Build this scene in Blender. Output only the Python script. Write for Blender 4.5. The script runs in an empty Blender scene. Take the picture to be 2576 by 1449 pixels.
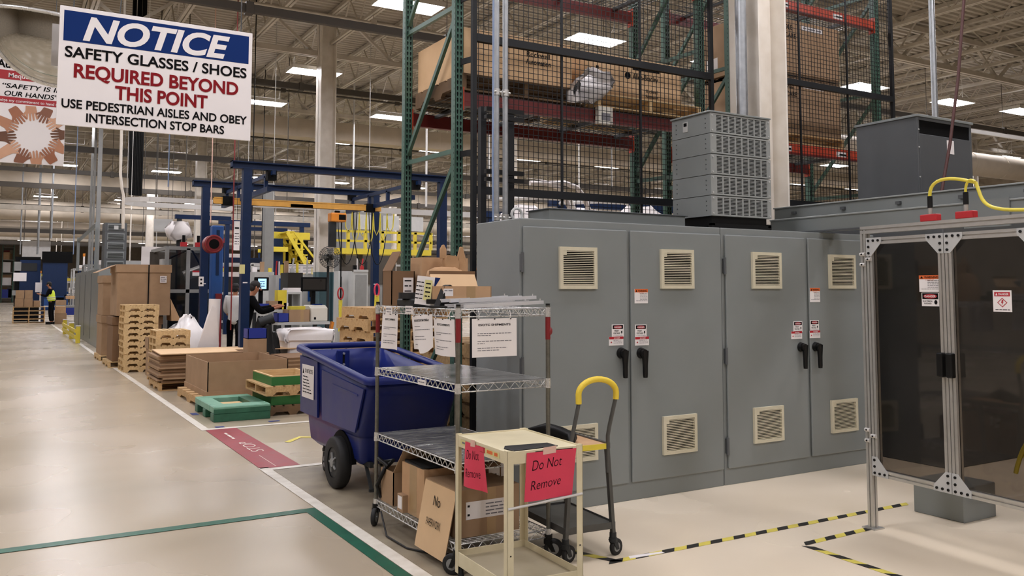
import bpy, math, random
from mathutils import Vector as V, Matrix as MX
random.seed(7)
SC = bpy.context.scene
COL = SC.collection
# ---------------------------------------------------------------- camera
FPX, TP, PPY, EYE = 2170.0, 0.07, 575.0, 1.6
PIT = math.atan(TP)
YAW = math.atan(1288 / math.hypot(FPX, 152))
cd = bpy.data.cameras.new('camera'); cam = bpy.data.objects.new('camera', cd); COL.objects.link(cam)
cd.sensor_fit = 'HORIZONTAL'; cd.sensor_width = 36; cd.lens = FPX / 2576 * 36
cd.shift_y = (PPY - 724.5) / 2576; cd.clip_start = 0.05; cd.clip_end = 300
cam.location = (0, 0, EYE); cam.rotation_euler = (math.pi / 2 + PIT, 0, -YAW)
SC.camera = cam
# ---------------------------------------------------------------- world, exposure
w = bpy.data.worlds.new('world'); SC.world = w; w.use_nodes = True
w.node_tree.nodes['Background'].inputs[0].default_value = (1, .95, .88, 1)
w.node_tree.nodes['Background'].inputs[1].default_value = 0.25
SC.view_settings.view_transform = 'Standard'; SC.view_settings.look = 'None'
SC.view_settings.exposure = 0.18; SC.view_settings.gamma = 1.0; SC.view_settings.use_curve_mapping = False
LAMP_L = 46.0                      # radiance of a fluorescent diffuser
# points measured off the photograph, each at its own real distance
_F0 = V((math.sin(YAW), math.cos(YAW), 0)); _R = V((math.cos(YAW), -math.sin(YAW), 0)); _Z = V((0, 0, 1))
_FW = _F0 * math.cos(PIT) + _Z * math.sin(PIT); _U = _R.cross(_FW); _C = V((0, 0, EYE))
def ray(x, y): return _FW + _R * ((x - 1288) / FPX) + _U * ((PPY - y) / FPX)
def G(x, y, z=0.0):
    d = ray(x, y); return _C + d * ((z - EYE) / d.z)
def A(x, y, Y):
    d = ray(x, y); return _C + d * (Y / d.y)
def AX(x, y, X):
    d = ray(x, y); return _C + d * (X / d.x)
# ---------------------------------------------------------------- materials
def lin(h):
    c = [int(h[i:i + 2], 16) / 255 for i in (0, 2, 4)]
    return tuple(x / 12.92 if x <= .04045 else ((x + .055) / 1.055) ** 2.4 for x in c) + (1,)
def mk(name, h, rough=.5, metal=0., var=.10, scale=6., bump=0., bscale=80., emit=0., stretch=None, rvar=.08, coat=0., h2=None, detail=6, spec=None):
    m = bpy.data.materials.new(name); m.use_nodes = True; n = m.node_tree.nodes; l = m.node_tree.links
    b = n['Principled BSDF']; tc = n.new('ShaderNodeTexCoord'); mp = n.new('ShaderNodeMapping')
    l.new(tc.outputs['Object'], mp.inputs[0])
    if stretch: mp.inputs['Scale'].default_value = stretch
    nz = n.new('ShaderNodeTexNoise'); nz.inputs['Scale'].default_value = scale; nz.inputs['Detail'].default_value = detail
    l.new(mp.outputs[0], nz.inputs['Vector'])
    c = lin(h); rp = n.new('ShaderNodeValToRGB'); e = rp.color_ramp.elements
    e[0].position = .18; e[1].position = .82; rp.color_ramp.interpolation = 'EASE'
    if h2: e[0].color = lin(h2); e[1].color = c
    else:
        e[0].color = tuple(x * (1 - var) for x in c[:3]) + (1,); e[1].color = tuple(min(1, x * (1 + var * .6)) for x in c[:3]) + (1,)
    l.new(nz.outputs['Fac'], rp.inputs[0]); l.new(rp.outputs[0], b.inputs['Base Color'])
    b.inputs['Metallic'].default_value = metal
    mr = n.new('ShaderNodeMapRange'); mr.inputs['To Min'].default_value = max(.02, rough - rvar); mr.inputs['To Max'].default_value = min(1, rough + rvar)
    l.new(nz.outputs['Fac'], mr.inputs['Value']); l.new(mr.outputs[0], b.inputs['Roughness'])
    if spec is not None: b.inputs['Specular IOR Level'].default_value = spec
    if coat: b.inputs['Coat Weight'].default_value = coat
    if bump:
        n2 = n.new('ShaderNodeTexNoise'); n2.inputs['Scale'].default_value = bscale; n2.inputs['Detail'].default_value = 4
        l.new(mp.outputs[0], n2.inputs['Vector'])
        bp = n.new('ShaderNodeBump'); bp.inputs['Strength'].default_value = bump; bp.inputs['Distance'].default_value = .01
        l.new(n2.outputs['Fac'], bp.inputs['Height']); l.new(bp.outputs[0], b.inputs['Normal'])
    if emit:
        b.inputs['Emission Color'].default_value = c; b.inputs['Emission Strength'].default_value = emit
    return m
def glassy(name, tint, refl=.9):
    m = bpy.data.materials.new(name); m.use_nodes = True; n = m.node_tree.nodes; l = m.node_tree.links
    n.remove(n['Principled BSDF']); out = n['Material Output']
    tr = n.new('ShaderNodeBsdfTransparent'); tr.inputs[0].default_value = tint
    nz = n.new('ShaderNodeTexNoise'); nz.inputs['Scale'].default_value = 3
    gl = n.new('ShaderNodeBsdfGlossy'); gl.inputs['Color'].default_value = (refl, refl, refl, 1)
    mr = n.new('ShaderNodeMapRange'); mr.inputs['To Min'].default_value = .02; mr.inputs['To Max'].default_value = .06
    l.new(nz.outputs['Fac'], mr.inputs['Value']); l.new(mr.outputs[0], gl.inputs['Roughness'])
    lw = n.new('ShaderNodeLayerWeight'); lw.inputs[0].default_value = .5
    pw = n.new('ShaderNodeMath'); pw.operation = 'POWER'; l.new(lw.outputs['Facing'], pw.inputs[0]); pw.inputs[1].default_value = 5
    fr = n.new('ShaderNodeMath'); fr.operation = 'MULTIPLY_ADD'; l.new(pw.outputs[0], fr.inputs[0]); fr.inputs[1].default_value = .9; fr.inputs[2].default_value = .045
    mx = n.new('ShaderNodeMixShader'); l.new(fr.outputs[0], mx.inputs[0]); l.new(tr.outputs[0], mx.inputs[1]); l.new(gl.outputs[0], mx.inputs[2])
    l.new(mx.outputs[0], out.inputs[0]); return m
M = {}
def D(k, *a, **kw): M[k] = mk(k, *a, **kw)
D('concrete', 'b8ab95', .27, scale=.55, bump=.02, bscale=9, h2='a79a84', rvar=.07, detail=2.5)
D('cream_floor', 'ecdfc9', .26, scale=.8, bump=.015, bscale=8, h2='decfb6', rvar=.06, detail=2.5)
D('worn_shaded_floor', 'a0957f', .42, scale=3, h2='756b5b', bump=.05, bscale=30)
D('line_white', 'e4dfd4', .45, scale=9, h2='c9c2b4')
D('line_green', '1c6149', .4, scale=12, h2='154c39')
D('line_red', '9a323d', .42, scale=7, h2='842a34')
D('line_yellow', 'd8c95a', .5, scale=12); D('line_black', '1d1b19', .5); D('line_blue', '2c3a7a', .5)
D('deck', 'bcb4a6', .7, scale=2, h2='a9a091'); D('steel_paint', 'cec6b9', .5, scale=4, h2='b4ac9d'); D('card_rack', 'd6b48b', .8, scale=4, h2='c7a47b')
D('steel_dark', '453f37', .55); D('duct', 'b9ad9b', .7, scale=3)
D('col_white', 'ece6dc', .42, scale=5, h2='dbd3c6'); D('col_teal', '4c6a72', .45)
D('wall', 'b5aa99', .7, scale=2, h2='9c9181')
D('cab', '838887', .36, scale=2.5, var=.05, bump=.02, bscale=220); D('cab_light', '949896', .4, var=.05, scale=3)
D('cab_dark', '55585a', .45, var=.06); D('vent', 'd2cbb2', .45, var=.05, scale=20)
D('black', '0d0d0d', .45, var=.2, spec=.3); D('black_rubber', '1b1b1b', .7, var=.2, scale=20); D('near_black', '060607', .7, spec=.15)
D('dark_grey', '2b2d2e', .5, var=.15, spec=.3); D('grey', '8b8c8a', .5, var=.1); D('light_grey', 'b9bab8', .45, var=.08)
D('alu', 'c9c8c4', .32, metal=.75, var=.05, scale=30); D('alu_white', 'cfcdc9', .4, metal=.2, var=.05)
D('alu_bright', 'dcdde0', .3, metal=.35, var=.04); D('chrome', 'dadad8', .28, metal=.65, var=.06, scale=30); D('galv', 'a9adb0', .38, metal=.75, var=.15, scale=18)
D('post_metal', '77766e', .35, metal=.7, var=.2, scale=40)
D('rack_green', '416153', .42, scale=8, var=.12); D('rack_orange', 'c14a30', .42, scale=8, var=.1); D('rack_red_shade', '6c201c', .45, scale=8, var=.12)  # the red serves far beams and orange beams with shade painted in
D('mesh_black', '1a1c1e', .5, var=.15, spec=.3); D('wire', '4a4b4b', .4, metal=.6)
D('card', 'a68869', .8, scale=5, h2='977a5c', bump=.03, bscale=60); D('card_light', 'c4a07a', .8, scale=5, h2='b48e68'); D('card_dark', '7d5f43', .85, scale=5)
D('card_in', 'd9b88f', .8, var=.05); D('kraft', 'b18c66', .8, scale=9, bump=.25, bscale=9); D('tape', 'a88a62', .35, var=.06)
D('wood', 'c9a777', .75, scale=4, stretch=(1, 9, 9), h2='a98658', bump=.1, bscale=12); D('wood_pale', 'd8bb8b', .75, scale=4, stretch=(1, 9, 9), h2='bd9b69', bump=.08, bscale=12)
D('wood_dark', '70573b', .8, scale=5, h2='4d3a26')
D('tan', 'ded4b4', .42, scale=7, h2='cfc4a1'); D('tan_dirty', 'b5ab92', .5, scale=3, h2='94896f')
D('pink', 'd63a55', .6, var=.05); D('pink_tape', 'dcb5a4', .5, var=.04); D('pink_bag', 'c98f92', .4, bump=.4, bscale=20)
D('paper', 'ebe6e4', .6, var=.03, scale=4); D('paper_yellow', 'd5cf8e', .6, var=.05); D('ink', '111113', .8, spec=.1); D('ink_grey', '77757a', .6)
D('sign_white', 'efeae9', .4, var=.02); D('sign_blue', '0b2c6a', .7, var=.04, spec=.15); D('sign_red', '84161e', .7, var=.04, spec=.15); D('banner_red', 'a8242b', .45, var=.05); D('red', 'b5232a', .45, var=.1)
D('warn_orange', 'd8672e', .45, var=.05); D('danger_red', 'b01f2c', .45, var=.05)
D('bin_blue', '16246a', .36, spec=.35, scale=6, var=.1, bump=.02, bscale=90); D('tote_blue', '22338c', .4); D('crane_blue', '0d2549', .42, var=.12, scale=10, spec=.3); D('bright_blue', '1a4d8f', .45)
D('crane_yellow', 'cf9a45', .45, var=.1, scale=12); D('hoist_orange', 'e08a2a', .4); D('safety_yellow', 'e0cb40', .42, var=.08); D('handle_yellow', 'e6c83c', .55, bump=.3, bscale=50)
D('cart_grey', '4b4b48', .4, var=.12, scale=12); D('tool_red', '7f1b20', .4)
D('pal_green', '2f6950', .45, scale=8, h2='23523d'); D('pal_mint', '7dab94', .5, scale=8, h2='62967d'); D('collar_green', '286b31', .5, var=.12)
D('plastic_white', 'e9e4e2', .35, var=.04, bump=.35, bscale=7); D('printer', 'd9d5c8', .4, var=.03)
D('hose_red', '7d211f', .45); D('cable_yellow', 'e2d24a', .4); D('cable_dark', '4a2622', .5); D('cable_black', '0e0e0e', .6, spec=.2)
D('hivis', 'cfe236', .6); D('cloth_black', '0b0b0d', .95, spec=.1); D('cloth_white', 'd7d5d2', .9); D('skin', 'a86f50', .6); D('hair', '15110f', .7)
D('lamp_housing', 'd8d4cb', .4, var=.03); D('hose_blue', '8093b3', .45); D('lamp_up', 'fbf8ff', .5, var=0, emit=4.0); D('lamp_light', 'fbf8ff', .5, var=0, emit=LAMP_L)
D('screen', '9cc8ea', .3, emit=1.1); D('screen_dark', '2a2724', .3)
D('mirror', 'bdbdba', .03, metal=1., var=.01, rvar=.01)
for i, h in enumerate(('6b4631', 'b98465', 'a3694c', 'c59273', '8a5a43', 'd2a486')): D('print_skin%d' % i, h, .5, var=.1)
M['smoke'] = glassy('smoke', (.52, .49, .46, 1), .8); M['clear'] = glassy('clear', (.62, .62, .61, 1))
# ---------------------------------------------------------------- mesh builder
_TX = {}
def text_geo(s, bold, shear):
    k = (s, bold, shear)
    if k not in _TX:
        c = bpy.data.curves.new('t', 'FONT'); c.body = s; c.size = 1; c.shear = shear; c.offset = bold; c.resolution_u = 5
        o = bpy.data.objects.new('t', c); COL.objects.link(o)
        me = bpy.data.meshes.new_from_object(o)
        vs = [(v.co.x, v.co.y) for v in me.vertices]; fs = [tuple(p.vertices) for p in me.polygons]
        bpy.data.objects.remove(o); bpy.data.curves.remove(c); bpy.data.meshes.remove(me)
        _TX[k] = (vs, fs)
    return _TX[k]
class MB:
    def __init__(s, mat=None): s.v = []; s.f = []; s.mi = []; s.sm = []; s.ms = []; s.cur = 0; s.X = None; mat and s.mat(mat)
    def mat(s, k):
        m = M[k]
        if m not in s.ms: s.ms.append(m)
        s.cur = s.ms.index(m); return s
    def xf(s, m=None): s.X = m; return s
    def add(s, vs, fs, sm=False):
        b = len(s.v)
        s.v += [tuple(s.X @ V(p)) if s.X else tuple(p) for p in vs]
        for f in fs: s.f.append(tuple(b + i for i in f)); s.mi.append(s.cur); s.sm.append(sm)
        return s
    def box(s, x0, x1, y0, y1, z0, z1):
        return s.add([(x, y, z) for z in (z0, z1) for y in (y0, y1) for x in (x0, x1)], [(0, 2, 3, 1), (4, 5, 7, 6), (0, 1, 5, 4), (2, 6, 7, 3), (0, 4, 6, 2), (1, 3, 7, 5)])
    def cbox(s, c, d): return s.box(c[0] - d[0] / 2, c[0] + d[0] / 2, c[1] - d[1] / 2, c[1] + d[1] / 2, c[2] - d[2] / 2, c[2] + d[2] / 2)
    def frame(s, p, q, up=(0, 0, 1)):
        d = (V(q) - V(p)).normalized(); u = V(up)
        if abs(d.dot(u)) > .98: u = V((0, 1, 0)) if abs(d.y) < .9 else V((1, 0, 0))
        a = d.cross(u).normalized(); return d, a, a.cross(d)
    def bar(s, p, q, w, h=None, up=(0, 0, 1)):
        h = h or w; d, a, b = s.frame(p, q, up); p = V(p); q = V(q)
        return s.prism([p + a * i * w / 2 + b * j * h / 2 for i, j in ((-1, -1), (1, -1), (1, 1), (-1, 1))], q - p)
    def prism(s, poly, ex):
        n = len(poly); ex = V(ex); vs = [V(p) for p in poly]; vs += [p + ex for p in vs]
        return s.add(vs, [tuple(range(n))[::-1], tuple(range(n, 2 * n))] + [(i, (i + 1) % n, n + (i + 1) % n, n + i) for i in range(n)])
    def cyl(s, p, q, r, n=10, r2=None, caps=True, sm=True):
        r2 = r if r2 is None else r2; d, a, b = s.frame(p, q); p = V(p); q = V(q)
        cs = [(math.cos(2 * math.pi * i / n), math.sin(2 * math.pi * i / n)) for i in range(n)]
        vs = [p + (a * c + b * t) * r for c, t in cs] + [q + (a * c + b * t) * r2 for c, t in cs]
        s.add(vs, [(i, (i + 1) % n, n + (i + 1) % n, n + i) for i in range(n)], sm)
        if caps: s.add(vs, [tuple(range(n))[::-1], tuple(range(n, 2 * n))])
        return s
    def tube(s, pts, r, n=6, closed=False, sm=True):
        pts = [V(p) for p in pts]; N = len(pts); vs = []; ref = None
        rr = r if isinstance(r, (list, tuple)) else [r] * N
        for i, p in enumerate(pts):
            t = (pts[(i + 1) % N] - pts[i - 1]) if closed else (pts[min(i + 1, N - 1)] - pts[max(i - 1, 0)])
            t.normalize()
            if ref is None: ref = V((0, 0, 1)) if abs(t.z) < .9 else V((1, 0, 0))
            a = t.cross(ref)
            if a.length < 1e-4: a = t.cross(V((1, .3, .2)))
            a.normalize(); b = a.cross(t); ref = b
            vs += [p + (a * math.cos(2 * math.pi * k / n) + b * math.sin(2 * math.pi * k / n)) * rr[i] for k in range(n)]
        fs = []
        for i in range(N if closed else N - 1):
            j = (i + 1) % N
            fs += [(i * n + k, i * n + (k + 1) % n, j * n + (k + 1) % n, j * n + k) for k in range(n)]
        s.add(vs, fs, sm)
        if not closed: s.add([vs[k] for k in range(n)] + vs[-n:], [tuple(range(n))[::-1], tuple(range(n, 2 * n))])
        return s
    def loft(s, rings, caps=(True, True), sm=True):
        n = len(rings[0]); vs = [p for r in rings for p in r]
        s.add(vs, [(i * n + k, i * n + (k + 1) % n, (i + 1) * n + (k + 1) % n, (i + 1) * n + k) for i in range(len(rings) - 1) for k in range(n)], sm)
        if caps[0]: s.add(rings[0], [tuple(range(n))[::-1]])
        if caps[1]: s.add(rings[-1], [tuple(range(n))])
        return s
    def ball(s, c, r, sc=(1, 1, 1), n=12, m=8):
        c = V(c); rings = [[c + V((r * sc[0] * math.sin(math.pi * j / m) * math.cos(2 * math.pi * i / n), r * sc[1] * math.sin(math.pi * j / m) * math.sin(2 * math.pi * i / n), -r * sc[2] * math.cos(math.pi * j / m))) for i in range(n)] for j in range(1, m)]
        s.loft(rings, (True, True)); return s
    def face(s, o, u, v, pts, off=0.0):            # polygon in the plane o + a*u + b*v
        o = V(o); u = V(u); v = V(v); nn = u.cross(v).normalized() * off
        return s.add([o + u * a + v * b + nn for a, b in pts], [tuple(range(len(pts)))])
    def rect(s, o, u, v, a0, a1, b0, b1, off=0.0): return s.face(o, u, v, [(a0, b0), (a1, b0), (a1, b1), (a0, b1)], off)
    def text(s, txt, o, u, v, a, b, h, width=None, bold=0., shear=0., align='c', off=.0012):
        vs, fs = text_geo(txt, bold, shear)
        if not vs: return s
        x0 = min(p[0] for p in vs); x1 = max(p[0] for p in vs); cap = .72; k = h / cap; kx = k if width is None else width / (x1 - x0)
        sh = {'c': (x0 + x1) / 2, 'l': x0, 'r': x1}[align]
        o = V(o); u = V(u); v = V(v); nn = u.cross(v).normalized() * off
        return s.add([o + u * (a + (p[0] - sh) * kx) + v * (b + p[1] * k) + nn for p in vs], fs)
    def greek(s, o, u, v, a0, a1, b, h, seed=0, off=.001):    # a line of small print too fine to read
        r = random.Random(seed); a = a0
        while a < a1:
            wd = h * r.uniform(1.5, 5); e = min(a1, a + wd)
            s.rect(o, u, v, a, e, b, b + h * .6, off); a = e + h * .6
        return s
    def build(s, name, parent=None, bevel=0., seg=1, loc=None, rz=0.):
        me = bpy.data.meshes.new(name); me.from_pydata(s.v, [], s.f)
        for m in s.ms: me.materials.append(m)
        me.polygons.foreach_set('material_index', s.mi); me.polygons.foreach_set('use_smooth', s.sm); me.update()
        o = bpy.data.objects.new(name, me); COL.objects.link(o)
        if parent: o.parent = parent
        if loc is not None: o.location = loc
        if rz: o.rotation_euler = (0, 0, rz)
        if bevel:
            b = o.modifiers.new('bevel', 'BEVEL'); b.width = bevel; b.segments = seg; b.limit_method = 'ANGLE'; b.angle_limit = .6
        return o
def tag(o, label, cat, group=None, kind=None):
    o['label'] = label; o['category'] = cat
    if group: o['group'] = group
    if kind: o['kind'] = kind
    return o
def T(name, label, cat, loc=(0, 0, 0), rz=0., group=None):
    o = bpy.data.objects.new(name, None); COL.objects.link(o); o.empty_display_size = .1
    o.location = loc; o.rotation_euler = (0, 0, rz); return tag(o, label, cat, group)
def ST(mb, name, label=None, loc=None):
    o = mb.build(name, loc=loc); o['kind'] = 'structure'
    if label: o['label'] = label
    return o
def kids(o): return [c for c in bpy.data.objects if c.parent == o]
_KC = {}
def copy_tree(o, loc=None, rz=None, label=None, group=None):
    def rec(s, parent):
        c = s.copy(); COL.objects.link(c)
        if parent: c.parent = parent
        for ch in s.children: rec(ch, c)
        return c
    c = rec(o, None)
    if loc is not None: c.location = loc
    if rz is not None: c.rotation_euler = (0, 0, rz)
    if label: c['label'] = label
    if group: c['group'] = group
    return c
ORD = ['topmost', 'second from the top', 'third from the top', 'fourth from the top', 'fifth from the top', 'sixth from the top', 'seventh from the top', 'eighth from the top', 'ninth from the top', 'tenth from the top', 'bottom one']
def arc(c, r, a0, a1, n, ax=(1, 0, 0), ay=(0, 0, 1)):
    return [V(c) + V(ax) * r * math.cos(a0 + (a1 - a0) * i / n) + V(ay) * r * math.sin(a0 + (a1 - a0) * i / n) for i in range(n + 1)]
def rrect(cx, cy, w, d, r, z, n=4):
    o = []
    for sx, sy, a in ((1, 1, 0), (-1, 1, 90), (-1, -1, 180), (1, -1, 270)):
        for i in range(n + 1):
            t = math.radians(a + 90 * i / n); o.append((cx + sx * (w / 2 - r) + r * math.cos(t), cy + sy * (d / 2 - r) + r * math.sin(t), z))
    return o
# ================================================================ THE SETTING
X0, X1, Y0, Y1, ZD = -11.0, 46.0, -12.0, 132.0, 8.35
ST(MB('concrete').box(X0, X1, Y0, Y1, -.2, 0), 'floor')
mb = MB('cream_floor').prism([(2.86, Y0 + .5, .001), (14, Y0 + .5, .001), (14, 6.0, .001), (2.86, 6.0, .001)], (0, 0, .002)); ST(mb, 'floor_coating', 'glossy cream floor coating in front of the grey cabinets')
mb = MB('worn_shaded_floor').prism([(2.14, 2.0, .0005), (2.86, 2.0, .0005), (2.86, 7.75, .0005), (2.14, 7.75, .0005)], (0, 0, .0012)); ST(mb, 'floor_strip', 'worn floor strip with painted-in shade under the wire shelf cart')  # floor wear plus the shelf cart's shade, both in the strip's colour
def flat(name, mat, polys, label, z=.003):
    mb = MB(mat)
    for p in polys: mb.prism([(x, y, z) for x, y in p], (0, 0, .001))
    return ST(mb, name, label)
def rc(a, b, c, d): return [(a, c), (b, c), (b, d), (a, d)]
flat('floor_marking', 'line_white', [rc(2.04, 2.13, Y0 + 1, 7.9), rc(2.02, 2.11, 10.28, 46), rc(2.13, 2.75, 7.76, 7.85), rc(2.11, 3.6, 10.3, 10.39)], 'white painted line along the edge of the aisle')
flat('floor_marking', 'line_green', [rc(1.95, 2.035, Y0 + 1, 6.28), rc(X0 + 1, 1.95, 6.18, 6.28)], 'green floor tape, straight across the aisle then along the white line')
mb = MB('line_red').prism([(2.05, 7.86, .003), (2.41, 7.86, .003), (2.40, 10.3, .003), (2.06, 10.3, .003)], (0, 0, .001)); mb.mat('line_white')
mb.text('STOP', (2.26, 9.0, .0042), (0, 1, 0), (-1, 0, 0), 0, -.05, .13, .6, bold=-.01, off=.0006)
mb.greek((2.22, 9.75, .0042), (0, 1, 0), (-1, 0, 0), -.2, .25, 0, .045, 3, .0006); mb.box(2.2, 2.206, 7.9, 8.5, .004, .0044)
ST(mb, 'floor_marking', 'red painted stop bar with faded white lettering')
flat('floor_marking', 'line_blue', [rc(2.2, 2.3, 10.42, 10.5), rc(2.85, 2.98, 10.55, 10.62), rc(2.16, 2.24, 11.6, 11.8)], 'small blue floor tape corners')
flat('floor_marking', 'line_yellow', [[(2.62, 9.1), (2.85, 9.35), (3.05, 9.2), (3.03, 9.14), (2.85, 9.28), (2.66, 9.04)]], 'torn scrap of yellow tape on the floor')
def hazard(p, q, w, label):
    p = V((*p, 0)); q = V((*q, 0)); d = (q - p); L = d.length; d.normalize(); n = V((-d.y, d.x, 0)); mb = MB(); s = .11; k = 0; a = 0
    while a < L:
        b = min(L, a + s * .9); mb.mat('line_yellow' if k % 2 else 'line_black'); sk = w * .9
        mb.prism([p + d * a + n * -w / 2 + V((0, 0, .004)), p + d * b + n * -w / 2 + V((0, 0, .004)), p + d * (b + sk) + n * w / 2 + V((0, 0, .004)), p + d * (a + sk) + n * w / 2 + V((0, 0, .004))], (0, 0, .0008)); a += s * .9; k += 1
    return ST(mb, 'floor_marking', label)
hazard((3.1, 4.16), (5.85, 4.14), .055, 'black and yellow hazard tape running under the enclosure')
hazard((2.98, 4.64), (3.17, 4.17), .055, 'black and yellow hazard tape under the dark utility cart')
hazard((4.38, 3.83), (5.07, 3.85), .055, 'black and yellow hazard tape short leg at the enclosure post')
hazard((4.38, 3.81), (4.33, 2.2), .055, 'black and yellow hazard tape leading towards the viewer')
# walls
ST(MB('wall').box(X0 - .3, X1, Y1, Y1 + .3, 0, ZD + .3), 'wall_back'); ST(MB('wall').box(X1, X1 + .3, Y0, Y1 + .3, 0, ZD + .3), 'wall_right')
ST(MB('wall').box(X0 - .3, X0, Y0, Y1, 0, ZD + .3), 'wall_left'); ST(MB('wall').box(X0 - .3, X1 + .3, Y0 - .3, Y0, 0, ZD + .3), 'wall_front')
# ribbed roof deck
mb = MB('deck'); vs = []; fs = []; y = Y0
while y < Y1:
    for dy, dz in ((0, 0), (.09, 0), (.11, .05), (.18, .05)):
        vs += [(X0, y + dy, ZD + dz), (X1, y + dy, ZD + dz)]
    y += .2
for i in range(len(vs) // 2 - 1): fs.append((2 * i, 2 * i + 1, 2 * i + 3, 2 * i + 2))
mb.add(vs, fs); mb.box(X0, X1, Y0, Y1, ZD + .06, ZD + .3); ST(mb, 'ceiling')
# open web joists (along the aisle) and girders (across)
mb = MB('steel_paint'); zt, zb = ZD - .06, 7.55
for dx in (-.04, .04): mb.bar((dx, Y0 + .2, zt), (dx, Y1 - .2, zt), .06, .09); mb.bar((dx, Y0 + .2, zb), (dx, Y1 - .2, zb), .055, .07)
y = Y0 + .4; k = 0
while y < Y1 - 1:
    mb.bar((0, y, zt if k % 2 else zb), (0, y + .62, zb if k % 2 else zt), .032); y += .62; k += 1
j0 = ST(mb, 'ceiling_joist', loc=(-9, 0, 0)); x = -9
while x < X1 - 2:
    x += 1.75; c = j0.copy(); c.location = (x, 0, 0); COL.objects.link(c)
mb = MB('steel_paint'); zt, zb = ZD - .22, 7.3
for dy in (-.06, .06): mb.bar((X0 + .2, dy, zt), (X1 - .2, dy, zt), .08, .13); mb.bar((X0 + .2, dy, zb), (X1 - .2, dy, zb), .08, .12)
x = X0 + .6; k = 0
while x < X1 - 1.2:
    mb.bar((x, 0, zt if k % 2 else zb), (x + 1.05, 0, zb if k % 2 else zt), .08, .06); x += 1.05; k += 1
GY = (6.35, 13.2, 20.2, 27.1, 34.2, 41.1, 48.2, 62.1, 76, 90, 104, 118); g0 = ST(mb, 'ceiling_girder', loc=(0, GY[0], 0))
for y in GY[1:]:
    c = g0.copy(); c.location = (0, y, 0); COL.objects.link(c)
# columns: white painted wide-flange steel with a teal foot
def column(x, y, label, rz=0., teal=True, w=.36):
    mb = MB('col_white')
    for z0, z1, m in ((0, 2.0, 'col_teal' if teal else 'col_white'), (2.0, 8.15, 'col_white')):
        mb.mat(m); mb.box(-w / 2, w / 2, -w / 2, -w / 2 + .022, z0, z1); mb.box(-w / 2, w / 2, w / 2 - .022, w / 2, z0, z1); mb.box(-.012, .012, -w / 2, w / 2, z0, z1)
    mb.mat('col_white').box(-w / 2 - .06, w / 2 + .06, -w / 2 - .06, w / 2 + .06, 0, .025)
    o = mb.build('column', loc=(x, y, 0), rz=rz); o['kind'] = 'structure'; o['label'] = label
tag(MB('galv').cyl((6.18, 6.02, 2.5), (6.18, 6.02, 8.56), .055, 14).build('conduit'), 'shiny grey conduit hugging the left edge of the near white column', 'conduit')
column(6.62, 6.22, 'white steel column rising behind the louvred transformer box', math.pi / 2, w=.4)
column(6.62, 20.0, 'white steel column with teal foot behind the blue crane frame', math.pi / 2, w=.38)
column(6.45, 34.2, 'white steel column beyond the left crane post', math.pi / 2); column(6.6, 48.2, 'far white column above the grey cabinet', math.pi / 2); column(6.6, 62.1, 'farthest white column on the left', math.pi / 2)
for x, y in ((20.2, 48.2), (33.4, 20.2), (20.3, 34.2), (20.3, 62.1), (33.4, 34.2), (33.4, 48.2), (20.6, 20.2)): column(x, y, 'white steel column in the far hall', math.pi / 2)
ST(MB('grey').box(6.6, 6.86, 25.3, 25.6, 0, 4.7), 'column', 'grey square column behind the hose reel')
# round ducts
def duct(y, z, r, x0, x1, label, mat='duct', rnd=True):
    mb = MB(mat); mb.cyl((x0, y, z), (x1, y, z), r, 20) if rnd else mb.box(x0, x1, y - r, y + r, z - r, z + r); x = x0 + 1.2
    while x < x1: mb.cyl((x - .02, y, z), (x + .02, y, z), r + .012, 20) if rnd else mb.box(x - .015, x + .015, y - r - .006, y + r + .006, z - r - .006, z + r + .006); x += 1.55
    o = mb.build('air_duct'); return tag(o, label, 'duct')
duct(27.75, 6.85, .3, -8, 44, 'long beige square duct crossing behind the notice board and green rack', rnd=False)
duct(44, 6.6, .36, -8, 44, 'farther beige square duct, lower in view than the long one', rnd=False)
duct(54, 5.9, .55, -8, 44, 'widest pale duct low over the far machines')
duct(66, 5.6, .55, -8, 44, 'most distant pale duct near the back of the hall')
duct(14.3, 5.15, .33, 14.5, 44, 'grey round duct at right beyond the tall gray transformer box')
# overhead busways and sprinkler pipes, all running across the hall
def run(y, z, w, h, label, mat='steel_dark', x0=-8, x1=44, name='overhead_busway', cat='busway'):
    mb = MB(mat)
    if h: mb.box(x0, x1, y - w / 2, y + w / 2, z - h / 2, z + h / 2); 
    else: mb.cyl((x0, y, z), (x1, y, z), w / 2, 8)
    x = -7.25 if x0 < 0 else x0 + 1
    while x < x1:
        mb.box(x - .06, x + .06, y - w / 2 - .03, y + w / 2 + .03, z - max(h, w) / 2 - .03, z + max(h, w) / 2 + .03); mb.cyl((x, y, z), (x, y, 7.51), .008, 4, caps=False); x += 3.5
    return tag(mb.build(name), label, cat)
run(13.7, 6.05, .1, .13, 'nearest dark busway high above the notice board')
run(22.5, 7.0, .1, .16, 'second dark busway above the duct')
run(29.5, 5.9, .1, .18, 'dark busway just beneath the long beige duct')
run(33, 5.6, .12, .14, 'dark busway above the blue crane frame')
run(38, 5.6, .1, .2, 'far dark busway beyond the white column'); run(45.8, 5.4, .1, .25, 'distant dark busway in front of the widest duct')
run(17.3, 7.35, .06, 0, 'thin sprinkler pipe under the roof, nearest', 'steel_paint', name='sprinkler_pipe', cat='pipe')
run(24.2, 7.25, .06, 0, 'thin sprinkler pipe under the roof, middle', 'steel_dark', name='sprinkler_pipe', cat='pipe')
run(32, 7.2, .06, 0, 'thin sprinkler pipe under the roof, far', 'steel_dark', name='sprinkler_pipe', cat='pipe')
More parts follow.
